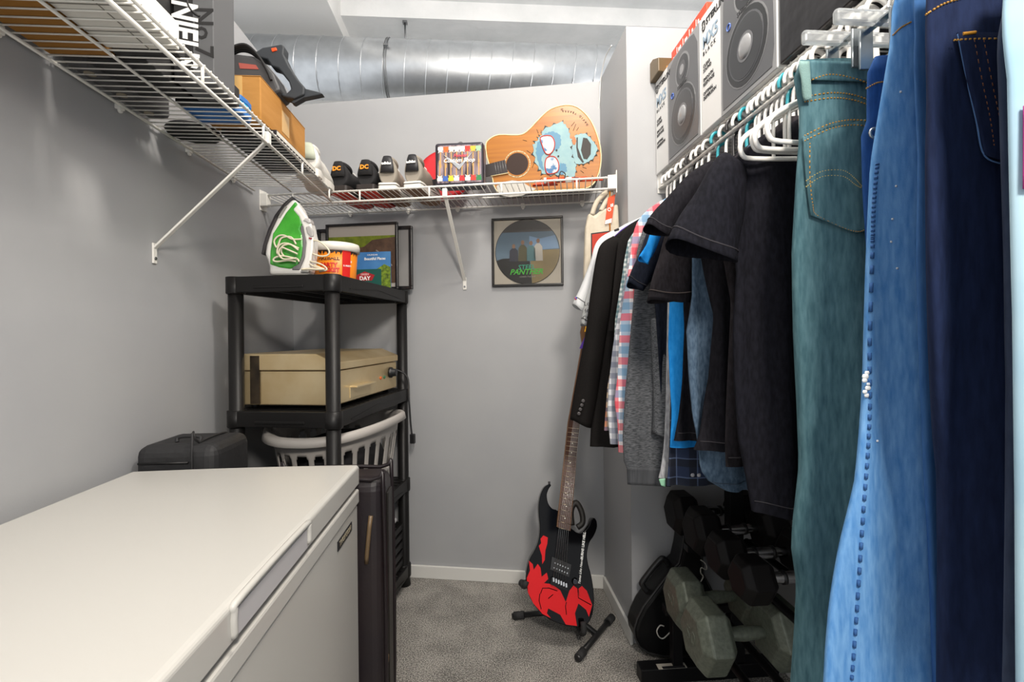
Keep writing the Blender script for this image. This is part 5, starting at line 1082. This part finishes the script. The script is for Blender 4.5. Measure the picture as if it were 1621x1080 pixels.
# hangers for the row
hw_ = [(1.72, 'white and grey jersey'), (1.685, 'light grey jersey'), (1.655, 'purple shirt'), (1.60, 'suit jacket'), (1.555, 'short black blazer'), (1.515, 'teal gingham shirt'), (1.48, 'orange checked shirt'), (1.445, 'grey checked shirt'), (1.40, 'red plaid shirt'), (1.345, 'charcoal sweatshirt'),
      (1.298, 'navy t-shirt'), (1.26, 'pale grey sweater'), (1.228, 'navy flannel shirt'), (1.195, 'bright blue t-shirt'), (1.155, 'black t-shirt next to the bright blue one'), (1.115, 'washed charcoal t-shirt'), (1.07, 'slate blue t-shirt'), (1.03, 'black t-shirt with the rolled sleeve'), (.965, 'black t-shirt behind the large dark one'), (.88, 'large dark t-shirt')]
for k, (y, what) in enumerate(hw_):
    c = 'teal' if k in (9, 13, 17) else ('dark' if k in (5, 11) else 'white')
    hanger(y, c, (-3, 2, 0, 4, -2)[k % 5], '%s plastic hanger holding the %s' % (c, what))
for k, y in enumerate((1.14, 1.09, 1.05, 1.01, .99, .945, .925)): hanger(y, 'white', (3, -2, 4, 0, 2, -3, 1)[k], 'spare white plastic hanger between the dark t-shirts on the rail')
for k, y in enumerate((.85, .83, .81, .79)): hanger(y, 'white', (-2, 3, 0, 4)[k], 'empty white plastic hanger between the large dark t-shirt and the teal jeans', kind='wide')
# ================================================= jeans
def denim(name, c, c2, fade):
    m = M(name, c, .85, col2=c2, scale=34, stretch=(5, 5, .9), bump=.35, bscale=520, bdist=.001, spec=.15, detail=12, lo=.25, hi=.78)
    return m
thread = M('thread_gold', '#b8883a', .7); thread2 = M('thread_pale', '#c9b46a', .7)
def clip_hanger(y, label, x0=.56, dx=.30, z=1.70):
    t = thing('clip_hanger', label, 'hanger', (RODX, y, z), 0, 'clear clip hangers for the jeans'); cl = M('clear_plastic', '#e8ebec', .08, trans=.75)
    MB().bb((-.17, -.006, .0), (.17, .006, .022)).build('bar', cl, t, bevel=.004)
    MB().tube(smooth([(0, 0, .02), (0, 0, .045), (.02, 0, .06), (.022, 0, .078), (.006, 0, .088), (-.014, 0, .080), (-.02, 0, .064)], 4), .003, 8).build('hook', steel, t)
    for x in (-.098, .10):
        c = MB(); c.box((x, -.029, -.022), (.022, .004, .062)); c.box((x, .026, -.022), (.022, .004, .062)); c.box((x, 0, .006), (.012, .055, .004)); o = c.build('clip', M('clip_steel', '#aab0b4', .3, .9), t, bevel=.001)
        for k in range(4): MB().bb((x - .008 + k * .0045, -.0322, -.050), (x - .0065 + k * .0045, -.0308, -.02)).build('clip_groove', M('groove', '#5b6064', .4), o)
    return t
cJ = crop(1240, 0, 2.7)
# teal jeans
J1 = denim('denim_teal', '#395a63', '#5f828a', 0)
g = Cloth('jeans', 'faded teal green jeans hanging by a clip at the end of the row', 'jeans', .745, [(1266, 98), (1257, 110), (1258, 135), (1268, 165), (1268, 220), (1263, 280), (1256, 400), (1260, 520), (1268, 640), (1272, 740), (1262, 830), (1260, 870), (1268, 930), (1266, 1000), (1262, 1100)], J1, th=.03, seed=31, wave=.016, lam=.17, group='jeans hanging on the rail', neck=False)
wb = g.patch([(cJ([(60, 268)])[0], cJ([(380, 280)])[0]), (cJ([(85, 350)])[0], cJ([(380, 360)])[0])], J1, 'waistband', off=.005)
g.stitch(cJ([(90, 360), (180, 330), (280, 345), (370, 375)]), thread, dash=True, k=14, off=.008)
for dy in (0, 22): g.stitch(cJ([(90, 415 + dy), (200, 398 + dy), (290, 405 + dy), (370, 430 + dy)]), thread, dash=True, k=14)
g.patch([(cJ([(50, 280)])[0], cJ([(92, 280)])[0]), (cJ([(62, 360)])[0], cJ([(98, 365)])[0]), (cJ([(78, 440)])[0], cJ([(104, 440)])[0])], M('denim_teal_light', '#7d9c98', .85, bump=.3, bscale=500), 'belt_loop', off=.009, cols=4)
pk = g.patch([(cJ([(72, 590)])[0], cJ([(400, 500)])[0]), (cJ([(85, 760)])[0], cJ([(400, 740)])[0]), (cJ([(105, 925)])[0], cJ([(400, 930)])[0]), (cJ([(300, 1000)])[0], cJ([(380, 985)])[0])], J1, 'pocket', off=.005)
for off_ in (0, 22): g.stitch(cJ([(78, 588 + off_), (180, 540 + off_), (270, 522 + off_), (360, 528 + off_)]), thread, dash=True, k=14, off=.008)
for off_ in (0, 25): g.stitch(cJ([(84, 780 + off_), (150, 740 + off_ * .9), (240, 735 + off_), (290, 770 + off_), (315, 800 + off_ * .4)]), thread2, dash=True, k=14, off=.0075)
g.stitch(cJ([(315, 808), (335, 770), (350, 745)]), thread2, dash=True, k=10, off=.0075)
g.stitch(cJ([(100, 620), (100, 760), (112, 880), (130, 925), (240, 975), (310, 995), (350, 970)]), thread, dash=True, k=14, off=.0075)
clip_hanger(.745, 'clear clip hanger gripping the teal jeans', z=1.672)
# dark blue jeans just behind
J2 = denim('denim_royal', '#1d3f76', '#2c5796', 0)
g = Cloth('jeans', 'royal blue jeans between the teal jeans and the pale blue jeans', 'jeans', .675, [(1385, 90), (1374, 95), (1372, 150), (1372, 200), (1364, 215), (1366, 300), (1372, 400), (1378, 560), (1380, 1100)], J2, th=.016, seed=32, wave=.005, group='jeans hanging on the rail', neck=False)
g.stitch(cJ([(352, 380), (400, 355), (450, 350)]), thread, dash=True, k=14); q = g.L(1380, 213, .004); MB().tube([q + Vector((.007 * math.cos(a * .5236), -.001, .007 * math.sin(a * .5236))) for a in range(12)], .0022, 6, closed=True).build('rivet', steel, g.t)
clip_hanger(.675, 'clear clip hanger gripping the royal blue jeans', z=1.66)
# pale blue jeans
J3 = denim('denim_pale', '#477fbc', '#78a8d8', 0)
g = Cloth('jeans', 'pale blue ripped jeans with a puckered side seam', 'jeans', .60, [(1432, -40), (1414, 0), (1412, 60), (1402, 130), (1392, 200), (1383, 260), (1376, 420), (1373, 520), (1370, 600), (1364, 660), (1352, 760), (1328, 860), (1308, 960), (1300, 1020), (1292, 1110)], J3, th=.018, seed=33, wave=.009, lam=.15, group='jeans hanging on the rail', neck=False)
cK = crop(1240, 380, 1.543)
g.stitch(cJ([(400, 700), (390, 800), (383, 900), (380, 1000), (378, 1080)]) + cK([(210, 240), (210, 400), (205, 520), (195, 650), (185, 800), (175, 950), (165, 1080)]), M('seam_navy', '#2b578f', .85), .0024, 'puckered_seam', k=10, dash=True, off=.001)
g.stitch(cJ([(470, 150), (500, 120), (545, 95)]), thread, dash=True, k=14)
fray = M('fray_white', '#dfe3e6', .95); random.seed(9)
for k in range(7): q = g.L(1364 + random.uniform(1, 9), 590 + 6 * k, .004); MB().sphere(q, random.uniform(.002, .0042), 8, sc=(1.3, .4, 1.2)).build('frayed_tear', fray, g.t)
for u, v in ((1425, 146), (1418, 295), (1412, 347), (1410, 383), (1420, 425), (1388, 698)): q = g.L(u, v, .001); MB().sphere(q, .0019, 8, sc=(1, .4, 1)).build('bleach_spot', fray, g.t)
# mid blue jeans
J4 = denim('denim_mid', '#2c5488', '#41699c', 0)
Cloth('jeans', 'mid blue jeans between the pale blue and the dark navy jeans', 'jeans', .555, [(1462, -60), (1446, -10), (1448, 60), (1446, 100), (1452, 250), (1448, 420), (1452, 600), (1458, 750), (1470, 900), (1484, 1120)], J4, th=.014, seed=34, wave=.005, group='jeans hanging on the rail', neck=False)
# dark navy jeans
J5 = denim('denim_navy', '#131c36', '#1f2b4b', 0)
g = Cloth('jeans', 'dark navy jeans with a stitched back pocket', 'jeans', .495, [(1500, -80), (1468, -40), (1464, 60), (1466, 160), (1462, 260), (1464, 420), (1474, 560), (1490, 680), (1504, 760), (1508, 900), (1506, 1120)], J5, th=.022, seed=35, wave=.012, lam=.15, group='jeans hanging on the rail', neck=False)
g.patch([(cJ([(720, 155)])[0], cJ([(960, 160)])[0]), (cJ([(760, 360)])[0], cJ([(960, 360)])[0]), (cJ([(800, 520)])[0], cJ([(960, 520)])[0]), (cJ([(836, 672)])[0], cJ([(960, 715)])[0])], J5, 'pocket', off=.005)
g.stitch(cJ([(722, 160), (765, 370), (800, 520), (838, 675), (945, 715)]), M('pocket_edge', '#4a6c9c', .85), .0009, 'pocket_edge', off=.006)
for d_ in (40, 80): g.stitch(cJ([(745 + d_, 190), (780 + d_, 370), (812 + d_, 520), (830 + d_, 640)]), M('thread_rust', '#7a4e2e', .7), .0009, dash=True, k=12, off=.0075)
g.stitch(cJ([(735, 165), (790, 158)]), M('thread_bright', '#d9962e', .6), .0018, off=.008); g.stitch(cJ([(700, 190), (800, 185), (920, 185)]), thread, dash=True, k=12, off=.0078)
g.stitch(cJ([(605, 65), (680, 20), (760, -5)]), thread, dash=True, k=12)
# two more at the edge
Cloth('jeans', 'faded black jeans beside the dark navy jeans', 'jeans', .44, [(1610, -60), (1584, 40), (1580, 70), (1586, 200), (1594, 400), (1598, 600), (1596, 800), (1592, 1120)], denim('denim_black', '#2b3346', '#3d465a', 0), th=.014, seed=36, wave=.004, group='jeans hanging on the rail', neck=False)
g = Cloth('tie_dye_shirt', 'pale blue garment with magenta patch beside the faded black jeans', 'shirt', .405, [(1602, -80), (1592, 0), (1594, 60), (1602, 120), (1608, 300), (1614, 500), (1619, 800), (1622, 1120)], M('pale_cloth', '#a9c6d4', .85, col2='#8fb2c8', scale=6), th=.014, seed=37, wave=.006)
g.patch([((1615, 170), (1660, 170)), ((1616, 300), (1660, 300))], M('magenta_cloth', '#c92f8c', .8), 'magenta_patch')
for y, w in ((.60, 'pale blue'), (.555, 'mid blue'), (.495, 'dark navy'), (.44, 'faded black')): clip_hanger(y, 'clear clip hanger gripping the %s jeans' % w, z=1.665)
hanger(.405, 'white', 0, 'white plastic hanger under the pale garment with the magenta patch')
